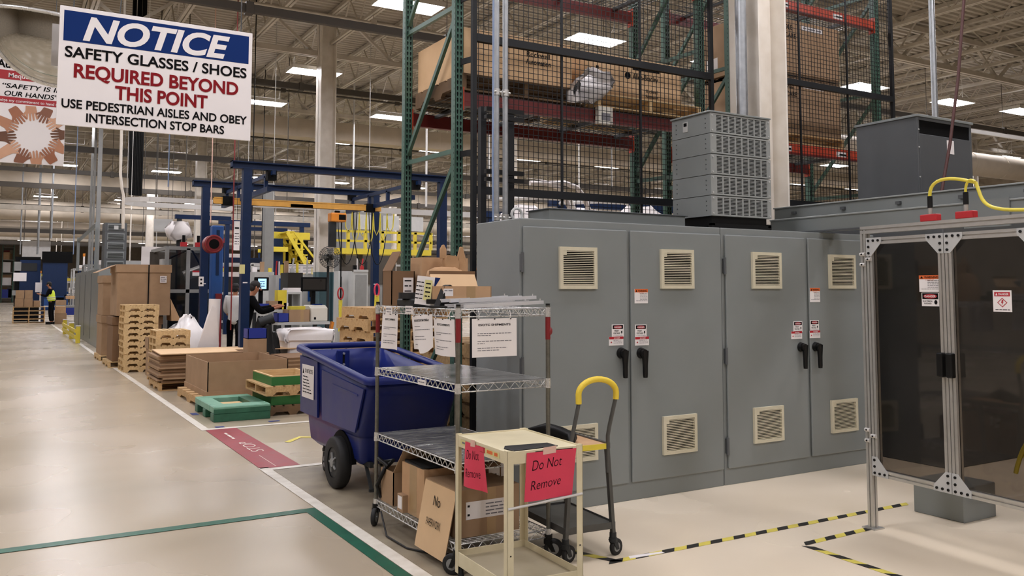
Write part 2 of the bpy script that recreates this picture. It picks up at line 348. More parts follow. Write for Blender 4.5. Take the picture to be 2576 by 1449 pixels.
# fluorescent high-bay lights
lamp = T('ceiling_light', 'fluorescent light', 'ceiling light', (0, 0, 7))
mb = MB('lamp_housing'); mb.prism([(-.62, -.31, .02), (.62, -.31, .02), (.62, .31, .02), (-.62, .31, .02)], (0, 0, .05)); mb.box(-.62, .62, -.32, -.305, -.03, .06); mb.box(-.62, .62, .305, .32, -.03, .06); mb.box(-.635, -.62, -.32, .32, -.03, .06); mb.box(.62, .635, -.32, .32, -.03, .06); mb.box(-.5, .5, -.1, .1, .071, .12)
mb.build('housing', lamp); MB('lamp_light').rect((0, 0, .005), (1, 0, 0), (0, -1, 0), -.6, .6, -.29, .29).build('diffuser', lamp); MB('lamp_up').rect((0, 0, .123), (1, 0, 0), (0, 1, 0), -.48, .48, -.09, .09).build('uplight', lamp)
for sx in (-.5, .5):
    mb = MB('lamp_housing'); mb.tube([(sx, 0, .1), (sx, 0, 1.2)], .006, 4); mb.tube([(sx, -.25, .07), (sx, 0, .35), (sx, .25, .07)], .005, 4); mb.build('hanger', lamp)
NEAR = {(6.5, 14.85): 'bright light fixture at the top edge between the green rack posts', (6.55, 20.75): 'bright light fixture partly behind the white column, below the roof trusses', (10.9, 14.85): 'bright light fixture seen through the mesh above the cartons', (6.35, 24.9): 'light fixture just beyond the right edge of the notice board',
    (10.4, 25): 'light fixture left of the green rack, below the big duct trusses', (19.7, 14.75): 'light fixture right of the racks, beside the mesh end', (23.5, 14.7): 'light fixture behind the dark red cable', (26.5, 14.4): 'light fixture at the right edge above the duct', (15.8, 8.3): 'light fixture cut by the top right edge', (10.4, 30.3): 'light fixture right of the white column, under the duct', (5.9, 36.8): 'light fixture below the notice board'}
pts = list(NEAR)
for yy in (4.4, 9.2, 14.85, 19.9, 25, 30.3, 36.6, 42, 47, 52, 57, 62, 67, 76, 86, 97, 110):
    for xx in (-2.1, 2.1, 6.4, 10.45, 14.5, 18.8, 22.95, 27.1, 31.2, 35.3, 39.5):
        if xx > yy * 1.9 + 6 or (yy < 9 and xx > 13): continue
        if all((xx - p[0]) ** 2 + (yy - p[1]) ** 2 > 3.2 for p in pts): pts.append((xx, yy))
pts += [(-6.2, y) for y in (-4, 1, 6, 12, 20)] + [(x, y) for y in (-1.5, -7) for x in (-2.1, 2.1, 6.4, 10.5)]
for k, p in enumerate(pts):
    lb = NEAR.get(p); o = lamp if k == 0 else copy_tree(lamp)
    o.location = (p[0], p[1], 7.0); o['group'] = 'ceiling lights over the hall'
    o['label'] = lb if lb else ('small bright light streak deep in the far hall' if p[1] > 28 else 'white ceiling light fixture in the nearer rows overhead')
# hanging drops
def drop(px, py0, py1, Y, r, mat, label, name='drop_cable', cat='cable', sag=0):
    a = A(px, py0, Y); b = A(px, py1, Y); a.z = 8.56; b.x = a.x
    return tag(MB(mat).tube([a, (a + b) / 2 + V((sag, 0, 0)), b], r, 6).build(name), label, cat)
for px, y0, y1, Y, r, mt, lb in ((640, 255, 560, 20, .012, 'cable_black', 'thin black cable hanging left of the white column'), (1073, 360, 520, 22, .03, 'alu_white', 'white vertical drop pipe between the green rack posts'), (1230, 330, 500, 22, .03, 'alu_white', 'white drop pipe behind the black mesh post'),
    (1296, 340, 455, 24, .06, 'col_white', 'thick white drop post behind the conduits'), (1456, 360, 470, 22, .022, 'alu_white', 'slim grey drop pipe behind the mesh, left one'), (1538, 370, 470, 22, .022, 'alu_white', 'slim white drop pipe behind the mesh, right one'),
    (193, 400, 640, 24, .012, 'hose_blue', 'thin blue air hose hanging at left of the tall conduits'), (425, 390, 470, 24, .014, 'hose_blue', 'light blue hose hanging under the notice board'), (535, 350, 560, 17, .01, 'pink_tape', 'thin tan cable hanging left of the near crane post'), (398, 360, 500, 22, .012, 'steel_dark', 'dark drop cable over the oval raceway'),
    (470, 350, 500, 22, .012, 'steel_dark', 'drop cable at the end of the oval raceway'), (55, 520, 640, 40, .03, 'galv', 'thin drop pipe far left above the shelving booth'), (103, 420, 640, 40, .05, 'galv', 'pair-like galvanised drop post far left'), (133, 480, 600, 38, .04, 'galv', 'galvanised drop post near the left conduits'),
    (725, 330, 520, 24, .012, 'steel_dark', 'dark drop cable over the yellow bridge rail'), (890, 330, 500, 26, .03, 'alu_white', 'slim drop pipe right of the white column'), (585, 620, 830, 16.2, .012, 'hose_red', 'dark red hose hanging by the person in black'), (660, 540, 640, 26, .012, 'cable_black', 'black cable right of the near crane post')):
    drop(px, y0, y1, Y, r, mt, lb)

# thin drop poles and low pipes filling the air of the far hall
r_ = random.Random(5)
for k in range(70):
    y = r_.uniform(30, 75); x = r_.uniform(1.0, y * 1.3 + 2); 
    if (2.2 < x < 3.4 and y < 40) or (9 < x < 22 and 31 < y < 39): continue
    x = -9 + 1.75 * round((x + 9) / 1.75) + .04; q = r_.choice((.012, .015, .02, .03)); zb = r_.uniform(2.4, 5.0); m_ = r_.choice(('steel_dark', 'alu_white', 'galv', 'steel_dark', 'col_white')); tag(MB(m_).cyl((x, y, zb), (x, y, 8.348), q, 6).cyl((x, y, 8.33), (x, y, 8.348), .13, 12).build('ceiling_drop_pole'), 'thin drop pole hanging in the far hall', 'pole', 'drop poles in the far hall')
for y, z, m_ in ((40, 4.9, 'steel_paint'), (51, 4.6, 'steel_dark'), (56, 5.0, 'alu_white'), (60, 4.4, 'steel_dark'), (71, 5.2, 'steel_paint'), (84, 5.4, 'steel_dark')): run(y, z, .14, .2, 'low cross pipe in the far hall', m_, name='cross_pipe', cat='pipe')['group'] = 'low cross pipes in the far hall'
# ================================================================ GREY ELECTRICAL CABINETS
CY = 5.272
def sticker(parent, px, py, w, h, kind, Y, seed=0, name='warning_sticker', O=(0, 0, 0)):
    c = A(px, py, Y); o = c - V(O); u = (1, 0, 0); v = (0, 0, 1); mb = MB('paper')
    mb.box(o.x - w / 2, o.x + w / 2, o.y - .0015, o.y + .002, o.z - h / 2, o.z + h / 2); o = o + V((0, -.0015, 0))
    stick_face(mb, o, u, v, w, h, kind, seed); return mb.build(name, parent)
def stick_face(mb, o, u, v, w, h, kind, seed=0):
    if kind == 'warn':
        mb.mat('warn_orange').rect(o, u, v, -w / 2, w / 2, h * .27, h / 2, .0008); mb.mat('ink').text('WARNING', o, u, v, w * .08, h * .31, h * .13, w * .66, bold=.02, off=.0016)
        mb.face(o, u, v, [(-w * .44, h * .31), (-w * .3, h * .31), (-w * .37, h * .45)], .0016)
        mb.mat('ink_grey')
        for i in range(6): mb.greek(o, u, v, -w * (.1 if i < 5 else .4), w * .45, h * (.16 - i * .1), h * .05, seed + i)
        mb.mat('warn_orange').greek(o, u, v, -w * .2, w * .2, h * .2, h * .04, seed + 9)
    elif kind == 'danger':
        mb.mat('ink').rect(o, u, v, -w * .44, w * .44, h * .14, h * .44, .0006); mb.mat('danger_red').face(o, u, v, [(w * .36 * math.cos(t * .5236), h * .29 + h * .12 * math.sin(t * .5236)) for t in range(12)], .001)
        mb.mat('paper').text('DANGER', o, u, v, 0, h * .23, h * .12, w * .6, bold=.02, off=.0016); mb.mat('ink')
        mb.text('HIGH', o, u, v, -w * .12, -h * .06, h * .13, w * .36, bold=.02); mb.text('VOLTAGE', o, u, v, -w * .12, -h * .26, h * .13, w * .55, bold=.02)
        mb.face(o, u, v, [(w * .28, -.02 * h), (w * .4, -.02 * h), (w * .33, -.14 * h), (w * .4, -.14 * h), (w * .26, -.32 * h), (w * .31, -.18 * h), (w * .24, -.18 * h)], .0012); mb.mat('ink_grey').greek(o, u, v, -w * .42, w * .42, -h * .42, h * .06, seed)
    elif kind == 'strip':
        mb.mat('danger_red').rect(o, u, v, -w / 2, w / 2, h * .22, h / 2, .0006); mb.mat('paper').text('DANGER', o, u, v, w * .05, h * .28, h * .14, w * .42, bold=.02)
        mb.mat('ink_grey')
        for i in range(3): mb.greek(o, u, v, -w * .2, w * .42, h * (.06 - i * .15), h * .08, seed + i)
        mb.mat('danger_red').face(o, u, v, [(-w * .42, -h * .2), (-w * .28, -h * .2), (-w * .35, 0)], .001)
    elif kind == 'electrical':
        mb.mat('ink').rect(o, u, v, -w * .46, w * .46, h * .02, h * .46, .0006); mb.mat('danger_red').face(o, u, v, [(w * .4 * math.cos(t * .5236), h * .24 + h * .17 * math.sin(t * .5236)) for t in range(12)], .001)
        mb.mat('paper').text('DANGER', o, u, v, 0, h * .16, h * .16, w * .64, bold=.02, off=.0016); mb.mat('ink'); mb.text('ELECTRICAL', o, u, v, -w * .14, -h * .18, h * .11, w * .58, bold=.01); mb.text('HAZARD', o, u, v, -w * .14, -h * .35, h * .11, w * .42, bold=.01)
        mb.face(o, u, v, [(w * .32 + w * .09 * math.cos(t * .5236), -h * .2 + h * .17 * math.sin(t * .5236)) for t in range(12)], .001)
    elif kind == 'diamond':
        mb.mat('danger_red').rect(o, u, v, -w * .42, w * .42, h * .22, h * .42, .0006); mb.mat('paper').text('DANGER', o, u, v, w * .08, h * .27, h * .1, w * .55, bold=.02); mb.face(o, u, v, [(-w * .36, h * .26), (-w * .24, h * .26), (-w * .3, h * .38)], .0014)
        a = .27 * w; b = .22 * h; cy = -h * .07; t = .05 * w; mb.mat('danger_red')
        for s0, s1 in (((0, b), (a, 0)), ((a, 0), (0, -b)), ((0, -b), (-a, 0)), ((-a, 0), (0, b))):
            k = 1 - t / a; mb.face(o, u, v, [(s0[0], s0[1] + cy), (s0[0] * k, s0[1] * k + cy), (s1[0] * k, s1[1] * k + cy), (s1[0], s1[1] + cy)][::-1], .001)
        mb.face(o, u, v, [(-.02 * w, cy + .12 * h), (.07 * w, cy + .12 * h), (.02 * w, cy + .01 * h), (.07 * w, cy + .01 * h), (-.04 * w, cy - .13 * h), (0, cy - .02 * h), (-.06 * w, cy - .02 * h)], .0012)
        mb.mat('ink').greek(o, u, v, -w * .38, w * .38, -h * .42, h * .06, seed)
def vent(parent, x0, x1, z0, z1, y):
    mb = MB('vent'); f = .028; d = .022
    for a, b, c, e in ((x0, x0 + f, z0, z1), (x1 - f, x1, z0, z1), (x0 + f, x1 - f, z0, z0 + f), (x0 + f, x1 - f, z1 - f, z1)): mb.box(a, b, y - d, y, c, e)
    mb.box(x0 + f, x0 + f + .03, y - d + .001, y, z1 - f - .03, z1 - f); n = 19; st = (z1 - z0 - 2 * f) / n
    for i in range(n): z = z0 + f + st * (i + .5); mb.box(x0 + f, x1 - f, y - d + .003, y - .008, z - st * .21, z + st * .21)
    mb.mat('near_black').box(x0 + f, x1 - f, y - .003, y - .001, z0 + f, z1 - f); return mb.build('vent_grille', parent)
def cab_handle(parent, px, py, Y):
    c = A(px, py, Y); mb = MB('black'); mb.cyl((c.x, Y, c.z), (c.x, Y - .03, c.z), .042, 18, .036); mb.cyl((c.x, Y - .03, c.z), (c.x, Y - .055, c.z), .03, 16)
    mb.loft([[(c.x + .006 + sx * wd, Y - .045 + sy * .012, c.z - h) for sx, sy in ((-1, -1), (1, -1), (1, 1), (-1, 1))] for h, wd in ((-.02, .026), (.03, .022), (.09, .016), (.16, .015), (.185, .012))])
    return mb.build('handle', parent)
def cabinet(x0, x1, doors, label):
    t = T('electrical_cabinet', label, 'cabinet')
    MB('cab').box(x0, x1, CY, 5.92, 0, 2.108).build('body', t, .006, 2)
    dz0, dz1 = .137, 2.05
    for k, (a, b, vt, vb) in enumerate(doors):
        d = MB('cab').box(a, b, CY - .022, CY - .001, dz0, dz1).build('door', t, .008, 2)
        for (p, q, r, s) in (vt, vb):
            lo = A(p, s, CY - .03); hi = A(q, r, CY - .03); vent(d, lo.x, hi.x, lo.z, hi.z, CY - .022)
        hx = a if k == 0 else b; sg = -1 if k == 0 else 1
        for z in (1.79, 1.05, .32) if k == 0 else ():
            mb = MB('cab_dark').cyl((hx + sg * .014, CY - .026, z - .07), (hx + sg * .014, CY - .026, z + .07), .011, 8); mb.box(hx + sg * .014 - .008, hx + sg * .014 + .008, CY - .02, CY - .001, z - .06, z + .06); mb.build('hinge', d)
        yield t, d
YS = CY - .0235
D1, D2 = [d for t, d in cabinet(3.183, 5.128, [(3.206, 4.138, (1407, 1500, 623, 727), (1402, 1502, 1064, 1168)), (4.17, 5.115, (1662, 1743, 629, 726), (1668, 1751, 1040, 1145))], 'left grey double-door electrical cabinet with exposed side, behind the carts')]
D3, D4 = [d for t, d in cabinet(5.136, 7.1, [(5.168, 6.126, (1892, 1963, 636, 726), (1897, 1969, 1019, 1116)), (6.166, 7.085, (2086, 2149, 642, 726), (2092, 2155, 1001, 1090))], 'right grey double-door electrical cabinet, partly behind the aluminium guard post')]
for d, x, y in ((D1, 1562, 888), (D2, 1612, 888), (D3, 2014, 873), (D4, 2051, 872)): cab_handle(d, x, y, YS)
sticker(D2, 1613, 745, .13, .11, 'warn', YS, 1); sticker(D4, 2050, 742, .13, .125, 'warn', YS, 2)
for d, x, y, k in ((D1, 1554, 832, 'danger'), (D1, 1550, 858, 'strip'), (D2, 1612, 832, 'danger'), (D2, 1615, 858, 'strip'), (D3, 2007, 822, 'danger'), (D3, 2004, 843, 'strip'), (D4, 2049, 819, 'danger'), (D4, 2050, 841, 'strip')):
    sticker(d, x, y, *((.112, .095) if k == 'danger' else (.135, .066)), k, YS - (0 if k == 'danger' else .001), int(x))
# eye bolt, conduits, wireways and boxes standing on the cabinets
mb = MB('light_grey'); mb.tube([V((3.37, 5.62, 2.168)) + V((.045 * math.cos(t * .5236), 0, .045 * math.sin(t * .5236))) for t in range(12)], .012, 8, closed=True); mb.cyl((3.37, 5.62, 2.108), (3.37, 5.62, 2.13), .02, 10)
tag(mb.build('lifting_eye'), 'steel lifting eye on the left cabinet top', 'lifting eye')
for px, r, lb in ((1249, .021, 'left one of two grey conduits rising from the left cabinet top'), (1271, .022, 'right one of two grey conduits rising from the left cabinet top')):
    p = AX(px, 545, 3.28 + (px - 1249) * .0045); p = A(px, 545, 5.78); t = T('conduit', lb, 'conduit', (p.x, 5.78, 2.108))
    MB('galv').cyl((0, 0, 0), (0, 0, 6.1), r, 12).build('pipe', t)
    for z in (.02, 1.0, 2.1, 3.2): mb = MB('alu').cyl((0, 0, z), (0, 0, z + .05), r + .008, 12); mb.cyl((-r - .012, -.02, z + .025), (r + .012, -.02, z + .025), .008, 6); mb.build('coupling', t)
p = A(1249, 400, 5.75); mb = MB('hose_blue').tube([(p.x - .035, 5.74, 2.12), (p.x - .045, 5.73, 2.6), (p.x - .036, 5.74, 3.2), (p.x - .035, 5.74, 3.9), (p.x - .03, 5.74, 5.5), (p.x - .03, 5.74, 8.2)], .008, 6)
tag(mb.build('air_hose'), 'thin blue hose strapped beside the left conduit', 'hose')
mb = MB('cab').box(3.62, 5.0, 5.55, 5.85, 2.109, 2.215); mb.mat('cab_dark').box(3.6, 5.02, 5.53, 5.87, 2.215, 2.222); tag(mb.build('wireway', bevel=.003), 'low grey wireway lying along the top of the left cabinet', 'wireway')
# louvred resistor bank
R0 = V((5.16, 5.40, 2.118)); t = T('resistor_bank', 'tall grey louvred transformer box of five stacked tiers on the cabinets', 'transformer box', R0); wx, wy = .715, .49
mb = MB('black').box(.03, wx - .03, .03, wy - .03, .035, .1); mb.box(0, wx, 0, .03, 0, .04); mb.box(0, wx, wy - .03, wy, 0, .04); mb.box(0, .04, 0, wy, .02, .05); mb.box(wx - .04, wx, 0, wy, .02, .05); mb.build('base_frame', t)
mb = MB('cab').box(-.2, wx + .15, -.1, wy, -.009, .0); 
H5 = .178
for k in range(5):
    z = .1 + k * H5; md = MB('cab').box(.004, wx - .004, .004, wy, z + .002, z + H5 - .003); md.mat('cab_dark')
    for zz in (.05, .09, .13):
        for yy in (.06, wy - .06): md.cyl((.004, yy, z + zz), (-.002, yy, z + zz), .005, 6)
    md = md.build('tier', t)
    g = MB('cab_light'); zb, zt = z + .004, z + H5 - .005; nx, nz = 8, 12; bx0, bx1, bz0, bz1 = .06, wx - .04, zb + .012, zt - .012
    g.box(0, bx0, -.004, .004, zb, zt); g.box(bx1, wx, -.004, .004, zb, zt); g.box(bx0, bx1, -.004, .004, zb, bz0); g.box(bx0, bx1, -.004, .004, bz1, zt); cw = (bx1 - bx0) / nx; ch = (bz1 - bz0) / nz
    for i in range(nx + 1): g.box(bx0 + cw * i - .008, bx0 + cw * i + .008, -.003, .003, bz0, bz1)
    for j in range(nz + 1): g.box(bx0, bx1, -.0025, .003, bz0 + ch * j - .0026, bz0 + ch * j + .0026)
    g.mat('near_black').box(bx0, bx1, .0031, .0038, bz0, bz1)
    g.mat('light_grey')
    for zz in (zb + .02, zt - .02):
        for xx in (.02, wx - .02): g.cyl((xx, -.003, zz), (xx, -.009, zz), .007, 8)
    g.build('grille', md)
MB('cab').box(-.01, wx + .01, -.01, wy + .01, .1 + 5 * H5, .115 + 5 * H5).build('lid', t, .003)
mb = MB('light_grey').box(-.001, .003, .28, .34, .1 + 4 * H5 + .05, .1 + 4 * H5 + .14); mb.mat('ink').box(-.002, .003, .29, .33, .1 + 4 * H5 + .1, .1 + 4 * H5 + .13); mb.build('name_plate', t)
# big box at right and the cabinet that carries it
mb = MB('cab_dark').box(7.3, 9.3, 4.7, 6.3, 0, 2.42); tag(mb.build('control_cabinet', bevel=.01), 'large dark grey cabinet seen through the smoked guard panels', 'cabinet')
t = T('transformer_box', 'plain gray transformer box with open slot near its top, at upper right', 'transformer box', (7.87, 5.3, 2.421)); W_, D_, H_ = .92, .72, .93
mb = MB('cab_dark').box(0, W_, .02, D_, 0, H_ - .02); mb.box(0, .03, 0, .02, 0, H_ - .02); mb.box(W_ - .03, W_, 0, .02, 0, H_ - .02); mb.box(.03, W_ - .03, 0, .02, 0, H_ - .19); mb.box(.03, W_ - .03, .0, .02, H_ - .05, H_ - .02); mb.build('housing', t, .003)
MB('near_black').box(.03, W_ - .03, .012, .0195, H_ - .19, H_ - .05).build('slot', t); MB('cab').box(-.015, W_ + .015, -.015, D_ + .015, H_ - .02, H_ + .005).build('lid', t, .003)
mb = MB('paper').box(.48, .6, -.002, .001, H_ - .36, H_ - .22); mb.build('label_plate', t)
for z in (.3, .6, .78): MB('light_grey').cyl((.015, 0, z), (.015, -.006, z), .008, 8).build('bolt', t)
for y in (.15, .36, .58): MB('light_grey').cyl((0, y, .06), (-.008, y, .06), .009, 8).build('bolt', t)
# wireway running out over the guard
t = T('wireway', 'long grey two-tier wireway running from the cabinets over the guarded cell', 'wireway', (6.36, 5.86, 2.112))
mb = MB('cab').box(0, .22, -4.6, 0, .015, .15); mb.mat('cab_light').box(-.012, .0, -4.6, 0, .135, .15); mb.mat('cab_dark').box(-.01, .0, -4.6, 0, .0, .02); mb.build('lower_channel', t, .003)
mb = MB('cab').box(.06, .22, -4.6, 0, .15, .255); mb.mat('cab_light').box(.04, .24, -4.6, 0, .255, .268); mb.build('upper_channel', t, .003)
for y in (-.25, -.8, -1.35, -1.9, -2.4): MB('cab_dark').box(.03, .06, y - .02, y + .02, .19, .215).build('latch', t)
MB('cab').box(-.02, .0, -2.3, -1.95, -.05, .16).build('bracket_plate', t)
mb = MB('cable_dark').tube([A(2368, 486, 4.6), A(2390, 360, 4.6), A(2410, 200, 4.6), A(2425, 0, 4.6), A(2470, -420, 4.6)], .014, 8); tag(mb.build('drop_cable'), 'dark red cable slanting down in front of the gray transformer box', 'cable')
t = T('conduit', 'tall bright conduit rising behind the gray transformer box', 'conduit', A(2354, 330, 7.2)); MB('galv').cyl((0, 0, -.9), (0, 0, 4.7), .04, 14).build('pipe', t)
mb = MB('alu_white').bar(A(2435, 328, 9.5), A(2576, 352, 9.1) + V((.8, 0, .02)), .05, .07); tag(mb.build('strut_rail'), 'pale strut rail jutting right from behind the transformer box', 'rail')
# ================================================================ ALUMINIUM GUARD WITH SMOKED PANELS
ga = math.radians(5); t = T('machine_guard', 'aluminium machine guard with smoked doors at right edge', 'guard', (5.085, 3.843, 0), 0)
gd = V((-math.sin(ga), -math.cos(ga), 0)); gn = V((-math.cos(ga), math.sin(ga), 0))    # along the guard, outward normal
def extr(mb, p, q, wd=.045, up=None):
    up = up or gn; p = V(p); q = V(q); d = (q - p).normalized(); a = V(up); b = d.cross(a).normalized(); h = wd / 2; g = wd * .1; dp = wd * .22
    prof = [(-h, -h), (-g, -h), (-g, -h + dp), (g, -h + dp), (g, -h), (h, -h), (h, -g), (h - dp, -g), (h - dp, g), (h, g), (h, h), (g, h), (g, h - dp), (-g, h - dp), (-g, h), (-h, h), (-h, g), (-h + dp, g), (-h + dp, -g), (-h, -g)]
    n = len(prof); vs = [p + a * i + b * j for i, j in prof] + [q + a * i + b * j for i, j in prof]
    mb.add(vs, [(i, (i + 1) % n, n + (i + 1) % n, n + i) for i in range(n)])
    for o in (0, n): mb.add([vs[o], vs[o + 5], vs[o + 10], vs[o + 15]], [(0, 1, 2, 3)])
    return mb
L = 2.6
for s in (0, 1.28, 2.56): extr(MB('alu'), gd * s, gd * s + V((0, 0, 2.0))).build('post', t)
mb = MB('alu'); extr(mb, V((0, 0, 2.0)) - gd * .02, gd * L + V((0, 0, 2.0)), .05); mb.build('top_rail', t)
mb = MB('alu').cbox((0, 0, .006), (.1, .1, .012)); mb.build('base_plate', t)
ZB, ZT = .36, 1.945; off = gn * .0
def gdoor(s0, s1):
    d = MB('alu')
    extr(d, gd * (s0 + .0225) + V((0, 0, ZB)), gd * (s0 + .0225) + V((0, 0, ZT))); extr(d, gd * (s1 - .0225) + V((0, 0, ZB)), gd * (s1 - .0225) + V((0, 0, ZT)))
    extr(d, gd * (s0 + .045) + V((0, 0, ZT - .0225)), gd * (s1 - .045) + V((0, 0, ZT - .0225))); extr(d, gd * (s0 + .045) + V((0, 0, ZB + .0225)), gd * (s1 - .045) + V((0, 0, ZB + .0225)))
    d = d.build('door_frame', t)
    mb = MB('smoke').prism([gd * (s0 + .04) + V((0, 0, ZB + .04)), gd * (s1 - .04) + V((0, 0, ZB + .04)), gd * (s1 - .04) + V((0, 0, ZT - .04)), gd * (s0 + .04) + V((0, 0, ZT - .04))], gn * -.005); mb.build('smoked_panel', d)
    for s, sg in ((s0, 1), (s1, -1)):
        for z, sz in ((ZB, 1), (ZT, -1)):
            mb = MB('light_grey'); o = gd * s + V((0, 0, z)) + gn * .0228; u = gd * sg; w_ = V((0, 0, sz))
            mb.prism([o + u * a + w_ * b for a, b in ((0, 0), (.125, 0), (.125, .035), (.04, .125), (0, .125))], gn * .005); mb.mat('black')
            for a, b in ((.022, .02), (.062, .02), (.102, .02), (.022, .062), (.022, .104)): c = o + u * a + w_ * b + gn * .005; mb.cyl(c, c + gn * .006, .0085, 10)
            mb.build('corner_plate', d)
    return d
g1 = gdoor(.03, .625); g2 = gdoor(.63, 1.225)
for z in (.62, 1.8):
    mb = MB('alu_white')
    for a, dz in ((0, -.035), (0, .035), (.05, 0)): c = gd * a + gn * .026 + V((0, 0, z + dz)); mb.cyl(c - gd * .02, c + gd * .02, .013, 8); mb.mat('black').cyl(c + gn * .012, c + gn * .016, .006, 8); mb.mat('alu_white')
    mb.build('hinge', g1)
for dr, s in ((g1, .595), (g2, .66)):
    mb = MB('black'); c = gd * s + gn * .024 + V((0, 0, 1.135)); mb.prism([c + gd * -.022 + V((0, 0, -.075)), c + gd * .022 + V((0, 0, -.075)), c + gd * .022 + V((0, 0, .075)), c + gd * -.022 + V((0, 0, .075))], gn * .04); mb.build('handle', dr, .008, 2)
def gstick(dr, s, z, w_, h, kind, sd):
    mb = MB('paper'); o = gd * s + V((0, 0, z)) + gn * .001; mb.prism([o + gd * -w_ / 2 + V((0, 0, -h / 2)), o + gd * w_ / 2 + V((0, 0, -h / 2)), o + gd * w_ / 2 + V((0, 0, h / 2)), o + gd * -w_ / 2 + V((0, 0, h / 2))], gn * .001)
    stick_face(mb, o + gn * .001, gd, V((0, 0, 1)), w_, h, kind, sd); mb.build('warning_sticker', dr)
gstick(g1, .50, 1.634, .155, .105, 'warn', 5); gstick(g1, .5, 1.534, .125, .085, 'electrical', 6); gstick(g2, .98, 1.53, .115, .125, 'diamond', 7)
for s, lb in ((.52, 'red safety switch nearer the guard post, with yellow cable'), (.77, 'red safety switch above the second guard door')):
    c = V((5.085, 3.843, 2.025)) + gd * s; k = T('interlock_switch', lb, 'safety switch', c, -ga)
    MB('red').box(-.025, .025, -.06, .06, 0, .045).build('switch_body', k, .006, 2); MB('alu').cyl((0, 0, .045), (0, 0, .085), .014, 10).build('gland', k); MB('black').cyl((0, 0, .085), (0, 0, .16), .016, 10).build('plug', k)
c1 = V((5.085, 3.843, 2.185)) + gd * .52; c2 = V((5.085, 3.843, 2.185)) + gd * .77; c3 = V((5.085, 3.843, 2.045)) + gd * 1.0
def bez(p0, p1, p2, p3, n=12): return [p0 * (1 - t) ** 3 + p1 * 3 * t * (1 - t) ** 2 + p2 * 3 * t * t * (1 - t) + p3 * t ** 3 for t in [i / n for i in range(n + 1)]]
U_ = V((0, 0, 1)); mb = MB('cable_yellow'); mb.tube(bez(c1, c1 + U_ * .14, c2 + U_ * .1 - gd * .06, c2 + gd * .07 + U_ * .05) + bez(c2 + gd * .08 + U_ * .03, c2 + gd * .11 - U_ * .1, c3 + gd * -.1, c3 + gd * .3)[1:], .0105, 8)
tag(mb.build('signal_cable'), 'yellow cable arching from the safety switch nearer the post', 'cable')
mb = MB('cable_yellow'); mb.tube(bez(c2, c2 + U_ * .06, c2 + U_ * .09 + gd * .03, c2 + gd * .08 + U_ * .055 + gn * .022), .008, 8); tag(mb.build('signal_cable'), 'short yellow cable looping from the second safety switch', 'cable')
# inside the guarded cell
mb = MB('cab').box(5.72, 6.1, 3.6, 3.98, 0, .24); tag(mb.build('floor_box', bevel=.006), 'small grey steel box on the floor under the guard', 'box')
t = T('hose_manifold', 'manifold with red and yellow hoses behind the second smoked door', 'manifold', (6.1, 2.9, 0)); MB('dark_grey').box(0, .4, -.35, .35, 0, 1.45).build('body', t, .01)
for k in range(9):
    z = 1.0 - (k % 5) * .11; y = -.3 + k * .07; mb = MB('cable_yellow' if k % 3 else 'hose_red'); mb.tube(bez(V((0, y, z)), V((-.18, y, z + .08)), V((-.24, y + .1, z - .05)), V((-.2, y + .18, z - .3))), .015, 6); mb.build('hose', t)
mb = MB('hose_red'); mb.tube([(-.05, -.2, 1.16), (-.09, .02, 1.2), (-.05, .2, 1.17)], .02, 8); mb.build('hose', t)
# ================================================================ CHROME WIRE SHELF CART
CX, CYY, CW, CL = 2.26, 4.42, .61, 1.22
t = T('shelf_cart', 'chrome wire shelf cart on casters with four shelves, beside the white line', 'cart', (CX, CYY, 0)); SH = [.165, .612, 1.055, 1.482]
post_xy = [(0, 0), (CW, 0), (0, CL), (CW, CL)]
for k, (x, y) in enumerate(post_xy):
    mb = MB('post_metal').cyl((x, y, .13), (x, y, 1.5), .0135, 10); z = .2
    while z < 1.48: mb.cyl((x, y, z), (x, y, z + .003), .0145, 10, caps=False); z += .0508
    p = mb.build('post', t); MB('black').cyl((x, y, 1.5), (x, y, 1.512), .0135, 10).build('post_cap', p)
    z0, z1 = (1.345, 1.43) if k != 2 else (1.35, 1.425)
    if k < 3:
        mb = MB('tool_red').cyl((x, y, z0 - .05), (x, y, z1), .0155, 10)
        if k == 1: mb.ball((x + .012, y - .004, z0 + .0), .016, (1, 1, 1.6))
        mb.build('red_tape', p)
def shelf(z, liner):
    mb = MB('chrome')
    for dz in (0, -.042):
        mb.tube([(.012, 0, z + dz), (CW - .012, 0, z + dz), (CW - .012, 0, z + dz)], .0042, 6); mb.tube([(.012, CL, z + dz), (CW - .012, CL, z + dz)], .0042, 6)
        mb.tube([(0, .012, z + dz), (0, CL - .012, z + dz)], .0042, 6); mb.tube([(CW, .012, z + dz), (CW, CL - .012, z + dz)], .0042, 6)
    for y in (0, CL): mb.tube([(.02 + (CW - .04) * i / 16, y, z - (.04 if i % 2 else .002)) for i in range(17)], .0028, 5, sm=False)
    for x in (0, CW): mb.tube([(x, .02 + (CL - .04) * i / 34, z - (.04 if i % 2 else .002)) for i in range(35)], .0028, 5, sm=False)
    n = 44
    for i in range(1, n): mb.tube([(.0, CL * i / n, z), (CW, CL * i / n, z)], .0022, 4)
    for x in (.2, .41): mb.tube([(x, 0, z - .006), (x, CL, z - .006)], .003, 5)
    for x, y in post_xy: mb.cyl((x, y, z - .05), (x, y, z + .008), .019, 10, .017)
    s = mb.build('wire_shelf', t)
    if liner: m2 = MB('liner').box(.012, CW - .012, .012, CL - .012, z + .003, z + .0055); m2.build('shelf_liner', s)
    return s
m = mk('liner', 'a3a3a1', .2, metal=.3, var=.25, scale=7, bump=.6, bscale=5, stretch=(1, 4, 1), h2='63635f'); M['liner'] = m
for i, z in enumerate(SH): sh = shelf(z, i in (1, 2))
